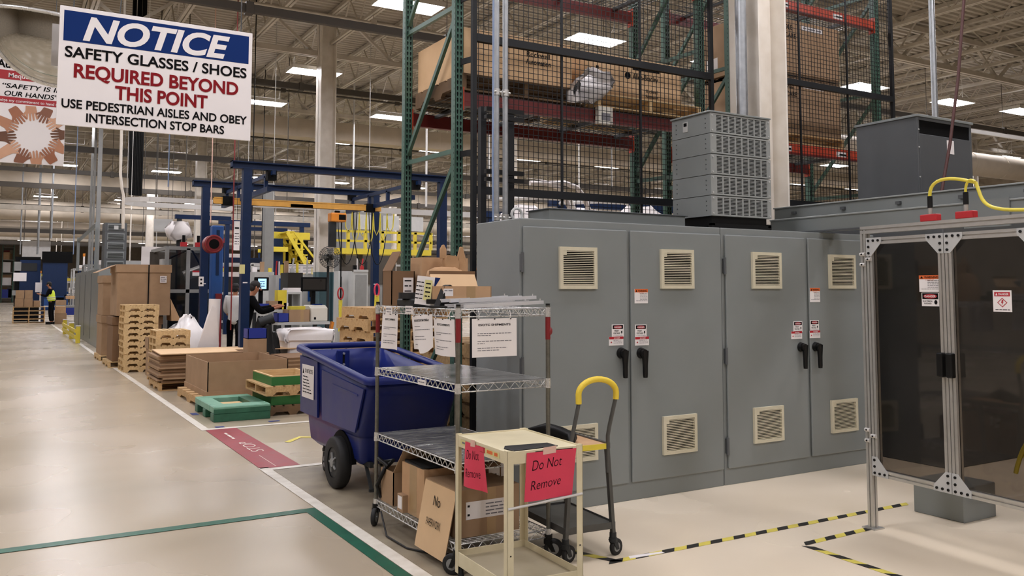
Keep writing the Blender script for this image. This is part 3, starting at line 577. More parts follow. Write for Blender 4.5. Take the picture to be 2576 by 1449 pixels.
mb = MB('paper').box(-.007, -.0045, .42, .53, SH[2] - .045, SH[2] - .012); mb.mat('ink_grey').greek((-.0072, .475, SH[2] - .03), (0, -1, 0), (0, 0, 1), -.045, .045, 0, .01, 4); mb.build('shelf_tag', t)
for y0, y1, zz, tl in ((.95, 1.06, .0, ''), (.62, .73, .01, '')):
    mb = MB('paper').box(-.009, -.006, y0, y1, SH[3] - .05 + zz, SH[3] + .0 + zz); mb.mat('ink_grey').greek((-.0095, (y0 + y1) / 2, SH[3] - .02 + zz), (0, -1, 0), (0, 0, 1), -.045, .045, 0, .013, 5); mb.greek((-.0095, (y0 + y1) / 2, SH[3] - .038 + zz), (0, -1, 0), (0, 0, 1), -.035, .035, 0, .01, 6); mb.build('shelf_tag', t)
def caster(parent, x, y, zt, r, ang, mat='black_rubber', fork='galv'):
    ca, sa = math.cos(ang), math.sin(ang); c = V((x + ca * r * .55, y + sa * r * .55, r)); ax = V((-sa, ca, 0))
    mb = MB('dark_grey' if fork == 'galv' else fork).cyl((x, y, zt - .03), (x, y, zt), r * .42, 12); mb.cyl((x, y, zt - .03), (x, y, zt - .055), r * .5, 12)
    for s in (-1, 1): e = c + ax * s * r * .36; mb.prism([e + V((0, 0, -r * .25)) - V((ca, sa, 0)) * .012, e + V((0, 0, -r * .25)) + V((ca, sa, 0)) * .012, V((x, y, zt - .04)) + ax * s * r * .36 + V((ca, sa, 0)) * .02, V((x, y, zt - .04)) + ax * s * r * .36 - V((ca, sa, 0)) * .02], ax * .003)
    f = mb.build('caster', parent)
    mb = MB(mat); prof = [(r * .55, .22), (r * .9, .26), (r, .16), (r, -.16), (r * .9, -.26), (r * .55, -.22)]; rings = []
    for q, a in prof: rings.append([c + ax * a * r + V((ca, sa, 0)) * q * math.cos(u * math.pi / 10) + V((0, 0, 1)) * q * math.sin(u * math.pi / 10) for u in range(20)])
    mb.loft(rings, (False, False)); mb.mat('grey').cyl(c - ax * r * .22, c + ax * r * .22, r * .6, 16); mb.cyl(c - ax * r * .34, c + ax * r * .34, .008, 8); mb.build('wheel', f); return f
for (x, y), a in zip(post_xy, (2.2, -.7, -2.2, 1.0)): caster(t, x, y, .14, .058, a, fork='black')
# sheets hanging from the cart, all the same notice text
def sheet(o, u, w_, h, lines, label, title='ESOTC SHIPMENTS', name='paper_notice', curl=.01, seed=1, tear=False, part_of=None, titlew=.62):
    o = V(o); u = V(u).normalized(); v = V((0, 0, 1)); nn = u.cross(v).normalized(); mb = MB('paper'); N = 8; K = 6; vs = []; fs = []
    def pos(a, b, d=0.): return o + u * (a * w_) + v * (-b * h) + nn * (curl * math.sin(a * 5 + seed) * (b + .15) + d)
    for d in (0, -.0008):
        for j in range(K + 1):
            for i in range(N + 1):
                b = j / K
                if tear and j == K: b += .12 * (abs(i / N - .72) < .2) - .06 * (i > 6)
                vs.append(pos(i / N, b, d))
    q = (N + 1) * (K + 1)
    for j in range(K):
        for i in range(N): a = j * (N + 1) + i; fs.append((a + N + 1, a + N + 2, a + 1, a)); fs.append((q + a, q + a + 1, q + a + N + 2, q + a + N + 1))
    mb.add(vs, fs, True); mb.mat('ink')
    def put(txt, a, b, hh, wd, bold=.02):
        g, f = text_geo(txt, bold, 0.); x0 = min(p[0] for p in g); x1 = max(p[0] for p in g)
        mb.add([pos(a + (p[0] - (x0 + x1) / 2) / (x1 - x0) * wd, b - p[1] / .72 * hh, .0015) for p in g], f)
    put(title, .5, .19, .055, titlew)
    mb.mat('ink_grey')
    for k, (b, e) in enumerate(lines):
        r = random.Random(seed * 9 + k); a = .12
        while a < e: wd = r.uniform(.03, .09); a2 = min(e, a + wd); mb.add([pos(a, b + .018, .001), pos(a2, b + .018, .001), pos(a2, b, .001), pos(a, b, .001)], [(0, 1, 2, 3)]); a = a2 + .014
    mb.mat('black')
    for a in (.14, .5, .86): p = pos(a, .012, .002); mb.cyl(p, p + nn * .003, .004, 8)
    mb.mat('plastic_white')
    for a in (.14, .84): p = pos(a, .015, .001); mb.tube([p + nn * .002, p + v * .025 + nn * .01, p + v * .05], .0022, 5)
    return tag(mb.build(name), label, 'notice', 'shipping notices on the wire cart')
LN = [(.38, .88), (.43, .42), (.58, .88), (.64, .28), (.76, .78), (.82, .62)]
sheet((CX + .085, CYY - .006, 1.428), (1, 0, 0), .3, .222, LN, 'white printed notice on the cart end facing the cabinets, plainly legible', seed=2, curl=.004, titlew=.72)
sheet((CX - .008, CYY + .315, 1.425), (0, -1, 0), .28, .215, LN, 'white notice hanging on the cart side right by its nearest post', seed=5, curl=.014)
sheet((CX - .008, CYY + 1.11, 1.435), (0, -1, 0), .26, .235, LN, 'white notice hanging near the far post of the cart side', seed=8, curl=.012)
sheet((CX - .012, CYY + .63, 1.43), (0, -1, .06), .31, .21, [(.12, .8), (.32, .5), (.42, .9), (.62, .75), (.7, .8), (.85, .4)], 'torn white notice with bold bulleted lines between the two side notices', title='DO NOT LEAVE MATERIALS', seed=11, tear=True, curl=.02, titlew=.75)
# things on the cart top
def carton(name, label, loc, rz, sx, sy, sz, mat='card', flaps=(), cat='box', lid=True, inner='card_in', tape=None, group=None):
    t = T(name, label, cat, loc, rz, group); th = .006; mb = MB(mat)
    if lid: mb.box(-sx / 2, sx / 2, -sy / 2, sy / 2, 0, sz)
    else:
        mb.box(-sx / 2, sx / 2, -sy / 2, sy / 2, 0, th)
        for a, b, c, d in ((-sx / 2, -sx / 2 + th, -sy / 2, sy / 2), (sx / 2 - th, sx / 2, -sy / 2, sy / 2), (-sx / 2, sx / 2, -sy / 2, -sy / 2 + th), (-sx / 2, sx / 2, sy / 2 - th, sy / 2)): mb.box(a, b, c, d, th, sz)
    mb.build('carton', t)
    for side, ang, ln in flaps:
        a = math.radians(ang); mb = MB(mat); ex = {'+x': V((1, 0, 0)), '-x': V((-1, 0, 0)), '+y': V((0, 1, 0)), '-y': V((0, -1, 0))}[side]; wv = V((-ex.y, ex.x, 0)); half = (sy if ex.x else sx) / 2; base = ex * ((sx if ex.x else sy) / 2 - .002) + V((0, 0, sz))
        d = ex * math.cos(a) + V((0, 0, math.sin(a))); nn = wv.cross(d).normalized() * .004
        mb.prism([base - wv * half, base + wv * half, base + wv * half * .97 + d * ln, base - wv * half * .97 + d * ln], nn); mb.mat(inner); mb.add([base - wv * half - nn * .2, base + wv * half - nn * .2, base + wv * half * .97 + d * ln - nn * .2, base - wv * half * .97 + d * ln - nn * .2], [(0, 1, 2, 3)]); mb.build('flap', t)
    if tape:
        mb = MB('tape'); mb.box(tape - .03, tape + .03, -sy / 2 - .0012, -sy / 2 + .0, .0, sz); mb.build('packing_tape', t)
    return t
zt = SH[3] + .005
c = carton('cardboard_box', 'small open tan carton lying on the chrome bars of the cart top', (2.475, 4.8, zt + .045), -.05, .32, .2, .085, 'card_light', [('+y', 63, .085)], lid=False, tape=.02)
mb = MB('paper').box(-.164, -.1, -.1015, -.1, .025, .07); mb.mat('ink_grey').greek((-.132, -.1017, .055), (1, 0, 0), (0, 0, 1), -.026, .026, 0, .01, 1); mb.build('shipping_label', c)
mb = MB('card_dark').box(-.16, .16, .137, .141, .158, .182); mb.build('flap_edge', c)
for k in range(6):
    y = 4.44 + k * .052; z = zt + .012 + (k % 2) * .03; x0, x1 = 2.31 - k * .005, 2.86 - k * .02
    mb = MB('alu_bright'); mb.bar((x0, y, z), (x1, y + .02, z + .02), .02, .02)
    mb.mat('chrome').cyl((x1 - .02, y + .02, z + .03), (x1 - .02, y + .02, z + .042), .004, 6)
    tag(mb.build('metal_bar'), 'silver extruded bar in the bundle on the cart top, ' + ('nearest edge', 'second from the edge', 'third from the edge', 'fourth from the edge', 'fifth from the edge', 'closest to the carton')[k], 'bar', 'silver bars on the cart top')
t = T('black_bracket', 'black folded metal bracket lying beside the leaning white box', 'bracket', (2.36, 4.72, zt), .3)
mb = MB('black'); mb.prism([(-.1, 0, 0), (.22, 0, 0), (.22, 0, .03), (.0, 0, .14), (-.03, 0, .13)], (0, .05, 0)); mb.box(-.1, .2, -.06, .12, 0, .012); mb.box(-.02, .12, .1, .2, .02, .05); mb.build('plate', t, .003); MB('chrome').box(.0, .06, -.004, .0, .075, .082).build('slot_edge', t)
c = carton('printed_box', 'leaning white product box with a yellow note, on the cart top', (2.32, 4.98, zt + .012), 1.25, .21, .1, .17, 'paper', tape=None); c.rotation_euler = (-.05, .1, -1.0); c.scale = (.62, .8, 1.05)
mb = MB('paper_yellow').rect((-.02, -.0605, 0), (1, 0, 0), (0, 0, 1), .03, .12, .03, .15, .0115); mb.mat('ink')
for i in range(4): mb.greek((-.02, -.0605, 0), (1, 0, 0), (0, 0, 1), .045, .105, .125 - i * .025, .013, i, .012)
for i in range(5): mb.greek((-.02, -.0605, 0), (1, 0, 0), (0, 0, 1), -.065, .02, .13 - i * .024, .01, 20 + i, .012)
mb.build('note', c)
mb = MB('sign_blue').rect((.116, 0, 0), (0, 1, 0), (0, 0, 1), -.05, .05, .07, .17, -.009); mb.build('printed_panel', c)
t = T('paper_bag', 'upright crumpled brown paper packing with torn top on the cart', 'packing paper', (2.60, 5.28, zt), .0)
def crumple(rings, amp, seed): r = random.Random(seed); return [[V(p) + V((r.uniform(-amp, amp), r.uniform(-amp, amp), r.uniform(-amp, amp))) for p in q] for q in rings]
mb = MB('kraft'); mb.loft(crumple([rrect(0, 0, w_, d_, .035, z, 3) for z, w_, d_ in ((0, .31, .16), (.06, .3, .17), (.13, .28, .15), (.2, .25, .13), (.24, .23, .11), (.26, .16, .06))], .006, 3), (True, True)); mb.build('paper_wad', t)
mb = MB('kraft'); mb.loft(crumple([rrect(.04, .0, w_, .05, .015, z, 2) for z, w_ in ((.24, .1), (.3, .12), (.34, .1))], .006, 4)); mb.loft(crumple([rrect(.12, .0, w_, .02, .008, z, 2) for z, w_ in ((.22, .09), (.32, .06), (.4, .02))], .004, 5)); mb.loft(crumple([rrect(-.02, .0, w_, .02, .008, z, 2) for z, w_ in ((.32, .05), (.38, .05), (.41, .02))], .004, 6)); mb.build('torn_top', t)
c = carton('cardboard_box', 'open carton with one raised flap by the far post of the cart top', (2.36, 5.52, zt), .0, .17, .16, .235, 'card_dark', [('-x', 118, .15)], lid=False)
mb = MB('paper').rect((.045, -.0805, .0), (1, 0, 0), (0, 0, 1), -.045, .03, .05, .19, .0005); mb.mat('ink')
for i in range(3): mb.greek((.045, -.0805, .0), (1, 0, 0), (0, 0, 1), -.035, .015, .165 - i * .035, .013, i, .001)
mb.build('shipping_label', c)
carton('cardboard_box', 'wide dented carton behind the brown paper on the cart top', (2.66, 5.5, zt), .03, .36, .18, .33, 'card_light', [])
t = T('black_tray', 'dark tray with round part in the far corner of the cart top', 'tray', (2.32, 5.22, zt), 0); MB('dark_grey').box(-.05, .16, -.12, .12, 0, .05).build('tray', t, .01); mb = MB('black_rubber').cyl((-.02, -.02, .05), (-.02, -.02, .09), .07, 14); mb.build('round_part', t)
# cartons on the cart bottom shelf
zb = SH[0] + .004
c = carton('cardboard_box', 'brown taped carton with hanging flap, front of the cart bottom shelf', (2.51, 4.72, zb), 0, .42, .42, .27, 'card', [('-x', -79, .4)], tape=.02)
mb = MB('paper').rect((0, -.2112, 0), (1, 0, 0), (0, 0, 1), -.15, .12, .1, .2, .001); mb.mat('ink_grey')
for i in range(4): mb.greek((0, -.2112, 0), (1, 0, 0), (0, 0, 1), -.02, .1, .175 - i * .02, .012, i, .0018)
mb.mat('ink')
for b in (.17, .12): mb.rect((0, -.2112, 0), (1, 0, 0), (0, 0, 1), -.14, -.125, b, b + .012, .002)
mb.build('shipping_label', c)
fo = V((-.276, 0, .16)); fo = V((-.2255, .0, .27))
mb = MB('ink'); dn = V((-.1908, 0, -.9816)); o = V((-.208, 0, .27)) + dn * .18; mb.text('No', o, (0, -1, 0), -dn, -.0, .05, .06, .09, bold=0, off=.006); mb.build('handwriting', c); mb = MB('ink'); mb.text('PAPERWORK', o, (0, -1, 0), -dn, -.0, -.07, .045, .19, bold=0, off=.007); mb.build('handwriting', c)
c = carton('cardboard_box', 'carton topped with dark plastic film, middle of the cart bottom shelf', (2.50, 5.12, zb), 0, .4, .34, .31, 'card_light', tape=None)
mb = MB('dark_grey'); mb.loft(crumple([rrect(.0, .0, .39, .33, .04, z, 4) for z in (.311, .322)], .006, 2)); mb.build('plastic_film', c); mb = MB('tape').rect((-.2002, 0, 0), (0, -1, 0), (0, 0, 1), -.05, .06, 0, .31, .0005); mb.build('packing_tape', c)
mb = MB('black').box(-.06, .05, -.08, .04, .328, .38); mb.box(-.08, .07, -.1, .06, .38, .386); tag(mb.build('black_part', loc=(2.5, 5.1, zb)), 'small black plastic part lying on the film-topped carton', 'part')
mb = MB('pink_bag'); mb.loft(crumple([rrect(0, 0, .2 * s, .18 * s, .03, z, 3) for z, s in ((.0, .8), (.02, 1), (.05, .85), (.075, .4))], .012, 9)); tag(mb.build('antistatic_bag', loc=(2.6, 4.98, zb + .325)), 'crumpled pink plastic bag on the bottom shelf cartons', 'bag')
c = carton('cardboard_box', 'open carton with tilted flap at the far end of the bottom shelf', (2.44, 5.5, zb), 0, .32, .22, .22, 'card', [('-y', 48, .24)], lid=False)
mb = MB('ink'); a = math.radians(48); d = V((0, -math.cos(a), math.sin(a))); mb.text('No', V((0, -.11, .22)) + d * .1, V((1, 0, 0)), d, -.06, .05, .05, .08, bold=0, off=-.012); mb.build('handwriting', c)
c = carton('cardboard_box', 'small carton with white label at the edge of the bottom shelf', (2.33, 5.24, zb + .001), 0, .13, .09, .11, 'card')
mb = MB('paper').rect((-.0655, 0, 0), (0, -1, 0), (0, 0, 1), -.035, .03, .02, .1, .0005); mb.build('shipping_label', c)
mb = MB('black').tube([(2.29, 5.5, zb + .24), (2.26, 5.6, zb + .28), (2.3, 5.66, zb + .24), (2.36, 5.58, zb + .26), (2.27, 5.52, zb + .22), (2.25, 5.6, zb + .1), (2.28, 5.6, zb + .02)], .014, 6); tag(mb.build('cable_coil'), 'black cable bundle draped by the far post of the cart', 'cable')
c = carton('cardboard_box', 'dark taped carton with two labels, behind the front carton', (2.76, 4.98, zb), 0, .16, .26, .33, 'card_dark')
mb = MB('paper').rect((0, -.1305, 0), (1, 0, 0), (0, 0, 1), -.06, .02, .22, .3, .0005); mb.mat('ink').greek((0, -.1305, 0), (1, 0, 0), (0, 0, 1), -.05, .01, .25, .02, 3, .001); mb.build('shipping_label', c); MB('paper').rect((0, -.1305, 0), (1, 0, 0), (0, 0, 1), .03, .075, .24, .32, .0005).build('shipping_label', c)
mb = MB('black_rubber').tube([(2.24, 5.5, .12), (2.2, 5.3, .012), (2.21, 5.0, .01), (2.3, 4.8, .012), (2.4, 4.75, .01)], .006, 6); tag(mb.build('power_cord'), 'thin dark cord trailing on the floor beneath the wire cart', 'cord')
# ================================================================ TAN STEEL CART
t = T('steel_cart', 'cream painted open steel cart in the foreground with paper signs', 'cart', (2.172, 3.711, 0), math.radians(-2.4)); W_, L_, ZT_ = .43, .6, .80
mb = MB('tan'); mb.box(0, W_, 0, L_, ZT_ - .012, ZT_ - .008)
mb.box(0, W_, -.002, .003, ZT_ - .062, ZT_); mb.box(0, W_, L_ - .003, L_ + .002, ZT_ - .062, ZT_); mb.box(-.002, .003, 0, L_, ZT_ - .062, ZT_); mb.box(W_ - .003, W_ + .002, 0, L_, ZT_ - .062, ZT_); mb.build('top_tray', t, .0012)
for x, sx in ((0, 1), (W_, -1)):
    for y, sy in ((0, 1), (L_, -1)):
        mb = MB('tan'); a = -.004 * sx; b = -.004 * sy
        mb.box(min(x + a, x + a + sx * .036), max(x + a, x + a + sx * .036), min(y + b, y + b + sy * .003), max(y + b, y + b + sy * .003), .06, ZT_ + .004); mb.box(min(x + a, x + a + sx * .003), max(x + a, x + a + sx * .003), min(y + b, y + b + sy * .036), max(y + b, y + b + sy * .036), .06, ZT_ + .004)
        mb.mat('black').cyl((x + sx * .015, y + b - sy * .001, .3), (x + sx * .015, y + b - sy * .003, .3), .004, 6); mb.mat('tan')
        mb.box(min(x + sx * .006, x + sx * .024), max(x + sx * .006, x + sx * .024), min(y + b - sy * .001, y + b), max(y + b - sy * .001, y + b), ZT_ - .045, ZT_ - .022); mb.build('leg', t); caster(t, x + sx * .02, y + sy * .02, .085, .034, 1.0 + x * 5)
mb = MB('tan_dirty').box(.004, W_ - .004, .004, L_ - .004, .135, .14); mb.mat('tan'); mb.box(0, W_, -.002, .003, .1, .175); mb.box(0, W_, L_ - .003, L_ + .002, .1, .175); mb.box(-.002, .003, 0, L_, .1, .175); mb.box(W_ - .003, W_ + .002, 0, L_, .1, .175); mb.build('bottom_shelf', t, .0012)
MB('alu_white').cyl((0, -.004, .525), (W_, -.004, .555), .007, 8).build('cross_rod', t)
mb = MB('paper_yellow').rect((-.003, L_ / 2, ZT_ - .031), (0, -1, 0), (0, 0, 1), -.24, .22, -.014, .014, .0008); mb.mat('danger_red').rect((-.003, L_ / 2, ZT_ - .031), (0, -1, 0), (0, 0, 1), -.02, .06, -.014, .014, .0012); mb.mat('warn_orange').greek((-.003, L_ / 2, ZT_ - .031), (0, -1, 0), (0, 0, 1), .08, .2, -.008, .028, 3, .0014); mb.mat('ink_grey').greek((-.003, L_ / 2, ZT_ - .031), (0, -1, 0), (0, 0, 1), -.22, -.05, -.006, .016, 4, .0014); mb.build('edge_label', t)
mb = MB('ink'); mb.rect((W_ / 2, -.003, ZT_ - .031), (1, 0, 0), (0, 0, 1), -.06, .16, -.006, .022, .0008); mb.mat('paper').greek((W_ / 2, -.003, ZT_ - .031), (1, 0, 0), (0, 0, 1), .03, .15, .0, .016, 5, .0014); mb.build('front_label', t)
mb = MB('black_rubber').prism([(.03, .02, 0), (.3, .03, 0), (.3, .13, 0), (.06, .16, 0), (.02, .1, 0)], (0, 0, .004)); tag(mb.build('rubber_mat', loc=(2.2, 3.73, ZT_ - .008)), 'black rubber mat lying on the cream cart top', 'mat')
def note(o, u, v, w0, h0, lb, warp, curl):
    o = V(o); u = V(u); v = V(v); nn = u.cross(v).normalized(); N = 8; vs = []; fs = []
    def pos(a, b, d=0.): return o + u * (w0 * (a - warp * (1 - b) * .5)) + v * (h0 * (b - 1)) + nn * (curl * (1 - b) * math.sin(a * 4 + 1) + d)
    for d in (0, -.0007):
        for j in range(N + 1): vs += [pos(i / N, j / N, d) for i in range(N + 1)]
    q = (N + 1) ** 2
    for j in range(N):
        for i in range(N): a = j * (N + 1) + i; fs += [(a, a + 1, a + N + 2, a + N + 1), (q + a + N + 1, q + a + N + 2, q + a + 1, q + a)]
    mb = MB('pink'); mb.add(vs, fs, True); mb.mat('ink')
    def put(txt, a, b, hh, wd):
        g, f = text_geo(txt, -.012, .12); x0 = min(p[0] for p in g); x1 = max(p[0] for p in g); mb.add([pos(a + (p[0] - (x0 + x1) / 2) / (x1 - x0) * wd, b + p[1] / .72 * hh + .05 * (p[0] - x0) / (x1 - x0), .0012) for p in g], f)
    put('Do Not', .42, .62, .22, .6); put('Remove', .42, .22, .2, .62)
    mb.mat('pink_tape'); mb.add([pos(.32, .93, .0018), pos(.58, .95, .0018), pos(.58, 1.1, .0018), pos(.32, 1.08, .0018)], [(0, 1, 2, 3)])
    return tag(mb.build('paper_notice'), lb, 'notice')
cr = MX.Rotation(math.radians(-2.4), 3, 'Z'); co = V((2.172, 3.711, 0))
note(co + cr @ V((.105, -.006, ZT_ - .012)), cr @ V((1, 0, 0)), (0, 0, 1), .29, .235, 'bright pink paper reading Do Not Remove on the cream cart front', .14, .012)
note(co + cr @ V((-.006, .475, ZT_ - .018)), cr @ V((0, -1, 0)), (0, 0, 1), .215, .23, 'bright pink paper on the cream cart side, edge curling outward', -.16, .02)
# ================================================================ DARK UTILITY CART WITH YELLOW HANDLE
t = T('utility_cart', 'dark grey utility cart with tall yellow-wrapped handle before the cabinet', 'cart', (2.885, 4.27, 0), math.radians(-4)); W_, L_ = .35, .56
mb = MB('cart_grey').box(.01, W_ - .01, .01, L_, .19, .196); mb.box(0, W_, -.004, .0, .165, .205); mb.box(0, W_, L_, L_ + .004, .165, .205); mb.box(0, .004, 0, L_, .165, .205); mb.box(W_ - .004, W_, 0, L_, .165, .205); mb.build('bottom_shelf', t)
mb = MB('card_light').box(.05, W_ - .05, .02, L_ - .02, .655, .667); mb.mat('cart_grey'); mb.box(.03, .05, 0, L_, .64, .675); mb.box(W_ - .05, W_ - .03, 0, L_, .64, .675); mb.box(.03, W_ - .03, L_ - .02, L_, .64, .675); mb.build('top_shelf', t)
MB('safety_yellow').box(.04, W_ - .04, -.006, .0, .64, .672).build('yellow_edge', t)
for x, tx in ((.01, .05), (W_ - .01, W_ - .05)):
    for y in (0.008, L_ - .008): mb = MB('cart_grey').bar((x, y, .13), (tx, y, .66), .022, .03); mb.build('leg', t); caster(t, x, y, .14, .05, .3 if y < .1 else -2)
hx0, hx1 = .06, W_ - .05
MB('cart_grey').tube([(hx0 - .03, .0, .5), (hx0 - .02, -.005, .68), (hx0 + .03, -.02, .93)], .0125, 8).build('handle_tube', t); mb = MB('cart_grey').tube([(hx1 + .0, .0, .5), (hx1 + .0, -.005, .72), (hx1 + .01, -.01, .78), (hx1 + .05, -.02, .95)], .0125, 8); mb.build('handle_tube', t)
aw = [V((hx0 + .028, -.02, .92))] + [V(((hx0 + hx1 + .08) / 2 + (hx1 - hx0 + .025) / 2 * math.cos(math.pi - i * math.pi / 14), -.02, .975 + .085 * math.sin(i * math.pi / 14))) for i in range(15)] + [V((hx1 + .05, -.02, .935))]
MB('handle_yellow').tube(aw, .0185, 10).build('handle_grip', t)
mb = MB('black'); mb.tube([(2.92, 4.72, .69), (2.98, 4.6, .72), (3.02, 4.5, .7), (3.04, 4.42, .69), (3.0, 4.36, .675)], [.03, .045, .05, .04, .02], 8); tag(mb.build('black_cloth'), 'black rag draped on the utility cart top', 'cloth')
mb = MB('paper').prism([(3.27, 4.15, .004), (3.52, 4.13, .004), (3.52, 4.16, .004), (3.29, 4.19, .004)], (0, 0, .003)); tag(mb.build('paper_strip'), 'white paper strip lying by the caster on the hazard tape', 'paper')
# ================================================================ BLUE TILT TRUCK
t = T('tilt_truck', 'big blue plastic tilt truck for waste, between aisle and wire cart', 'cart', (2.38, 6.08, 0))
TW, TL = .8, 1.77
def ring(x0, x1, y0, y1, z0, z1, r=.07, n=5):      # z0 at the near end, z1 at the far end
    o = rrect((x0 + x1) / 2, (y0 + y1) / 2, x1 - x0, y1 - y0, r, 0, n); return [V((x, y, z0 + (z1 - z0) * (y - y0) / (y1 - y0))) for x, y, z in o]
mb = MB('bin_blue')
out = [ring(.12, .68, .42, 1.6, .22, .22), ring(.07, .73, .34, 1.66, .27, .27), ring(.055, .745, .3, 1.69, .44, .44), ring(.055, .745, .28, 1.695, .455, .47), ring(.02, .78, .26, 1.72, .47, .485), ring(.012, .788, .1, 1.75, .78, .83), ring(.004, .796, .03, 1.76, .88, 1.035)]
inn = [ring(.02, .78, .045, 1.745, .885, 1.04), ring(.04, .76, .12, 1.72, .8, .85), ring(.06, .74, .3, 1.68, .49, .49), ring(.1, .7, .4, 1.62, .3, .3)]
mb.loft(out + inn, (True, True))
for y0, y1 in ((.62, .7),):
    pass
mb.build('hopper', t)
mb = MB('bin_blue'); mb.loft([ring(-.03, .83, -.005, 1.8, .885, 1.04), ring(-.034, .834, -.008, 1.803, .905, 1.06), ring(-.028, .828, -.003, 1.797, .935, 1.09), ring(-.012, .812, .012, 1.782, .945, 1.1), ring(.018, .782, .04, 1.752, .935, 1.09), ring(.022, .778, .044, 1.748, .9, 1.05), ring(-.028, .828, -.004, 1.798, .884, 1.039)], (False, False)); mb.build('rim', t)
mb = MB('bin_blue'); mb.prism([(.004, .1, .85), (.004, 1.08, .92), (.01, 1.08, .5), (.012, .3, .5)], (-.016, 0, 0)); mb.prism([(-.01, .22, .8), (-.01, .8, .83), (-.01, .8, .815), (-.01, .22, .785)], (-.005, 0, 0)); mb.prism([(.01, 1.2, .98), (.01, 1.7, 1.0), (.014, 1.68, .5), (.014, 1.2, .5)], (-.022, 0, 0)); mb.build('side_panel', t, .01, 2)
mb = MB('bin_blue'); mb.box(.34, .46, 1.695, 1.73, .6, 1.03); mb.prism([(.77, .7, .9), (.77, .9, .93), (.75, .9, .55), (.75, .7, .55)], (-.02, 0, 0)); mb.build('rib', t, .008, 2)
MB('black').box(.39, .41, 1.692, 1.699, .9, 1.0).build('bracket', t)
for x, z in ((.4, .9), (.4, 1.0), (.1, .98)): MB('chrome').cyl((x, 1.7, z), (x, 1.68, z), .011, 8).build('bolt', t)
mb = MB('paper'); o = V((-.014, 1.44, .79)); mb.rect(o, (0, -1, 0), (0, 0, 1), -.18, .16, -.15, .14, .001); mb.mat('ink'); mb.text('DO NOT RECYCLE', o, (0, -1, 0), (0, 0, 1), .02, .07, .035, .22, bold=.01, off=.002); mb.face(o, (0, -1, 0), (0, 0, 1), [(-.16, .06), (-.12, .06), (-.14, .11)], .002)
for i in range(6): mb.greek(o, (0, -1, 0), (0, 0, 1), -.15, .0 + .02 * i, .03 - i * .027, .014, i, .002)
mb.build('paper_label', t)
for x in (-.0, .8):
    mb = MB('black_rubber'); c = V((x + (.05 if x > .4 else .02), .74, .205)); s = 1 if x > .4 else -1; prof = [(.12, .045), (.19, .05), (.205, .035), (.205, -.035), (.19, -.05), (.12, -.045)]
    mb.loft([[c + V((a, q * math.cos(u * math.pi / 14), q * math.sin(u * math.pi / 14))) for u in range(28)] for q, a in prof], (False, False)); w_ = mb.build('wheel', t)
    mb = MB('dark_grey').cyl(c - V((.038, 0, 0)), c + V((.038, 0, 0)), .125, 24); mb.mat('grey').cyl(c - V((.055, 0, 0)), c + V((.055, 0, 0)), .035, 14)
    for k in range(5): a = k * 1.2566; e = c + V((s * .04, .08 * math.cos(a), .08 * math.sin(a))); mb.bar(c + V((s * .042, 0, 0)), e, .022, .012)
    mb.build('hub', w_)
mb = MB('dark_grey'); mb.cyl((0, .74, .205), (.8, .74, .205), .016, 8)
for x in (.14, .66): mb.bar((x, .3, .24), (x, 1.6, .24), .03, .04); mb.bar((x, .74, .205), (x, .62, .42), .02); mb.bar((x, .45, .26), (x, .3, .05), .022); 
mb.bar((.12, .3, .05), (.68, .3, .05), .022); mb.build('chassis', t)
for x in (.14, .66): caster(t, x, 1.36, .24, .085, 1.4, fork='black')
mb = MB('near_black'); mb.prism([(.046, .74 + .25 * math.cos(a), .22 + .235 * math.sin(a)) for a in [i * math.pi / 12 for i in range(13)]], (.04, 0, 0)); mb.build('wheel_arch', t)
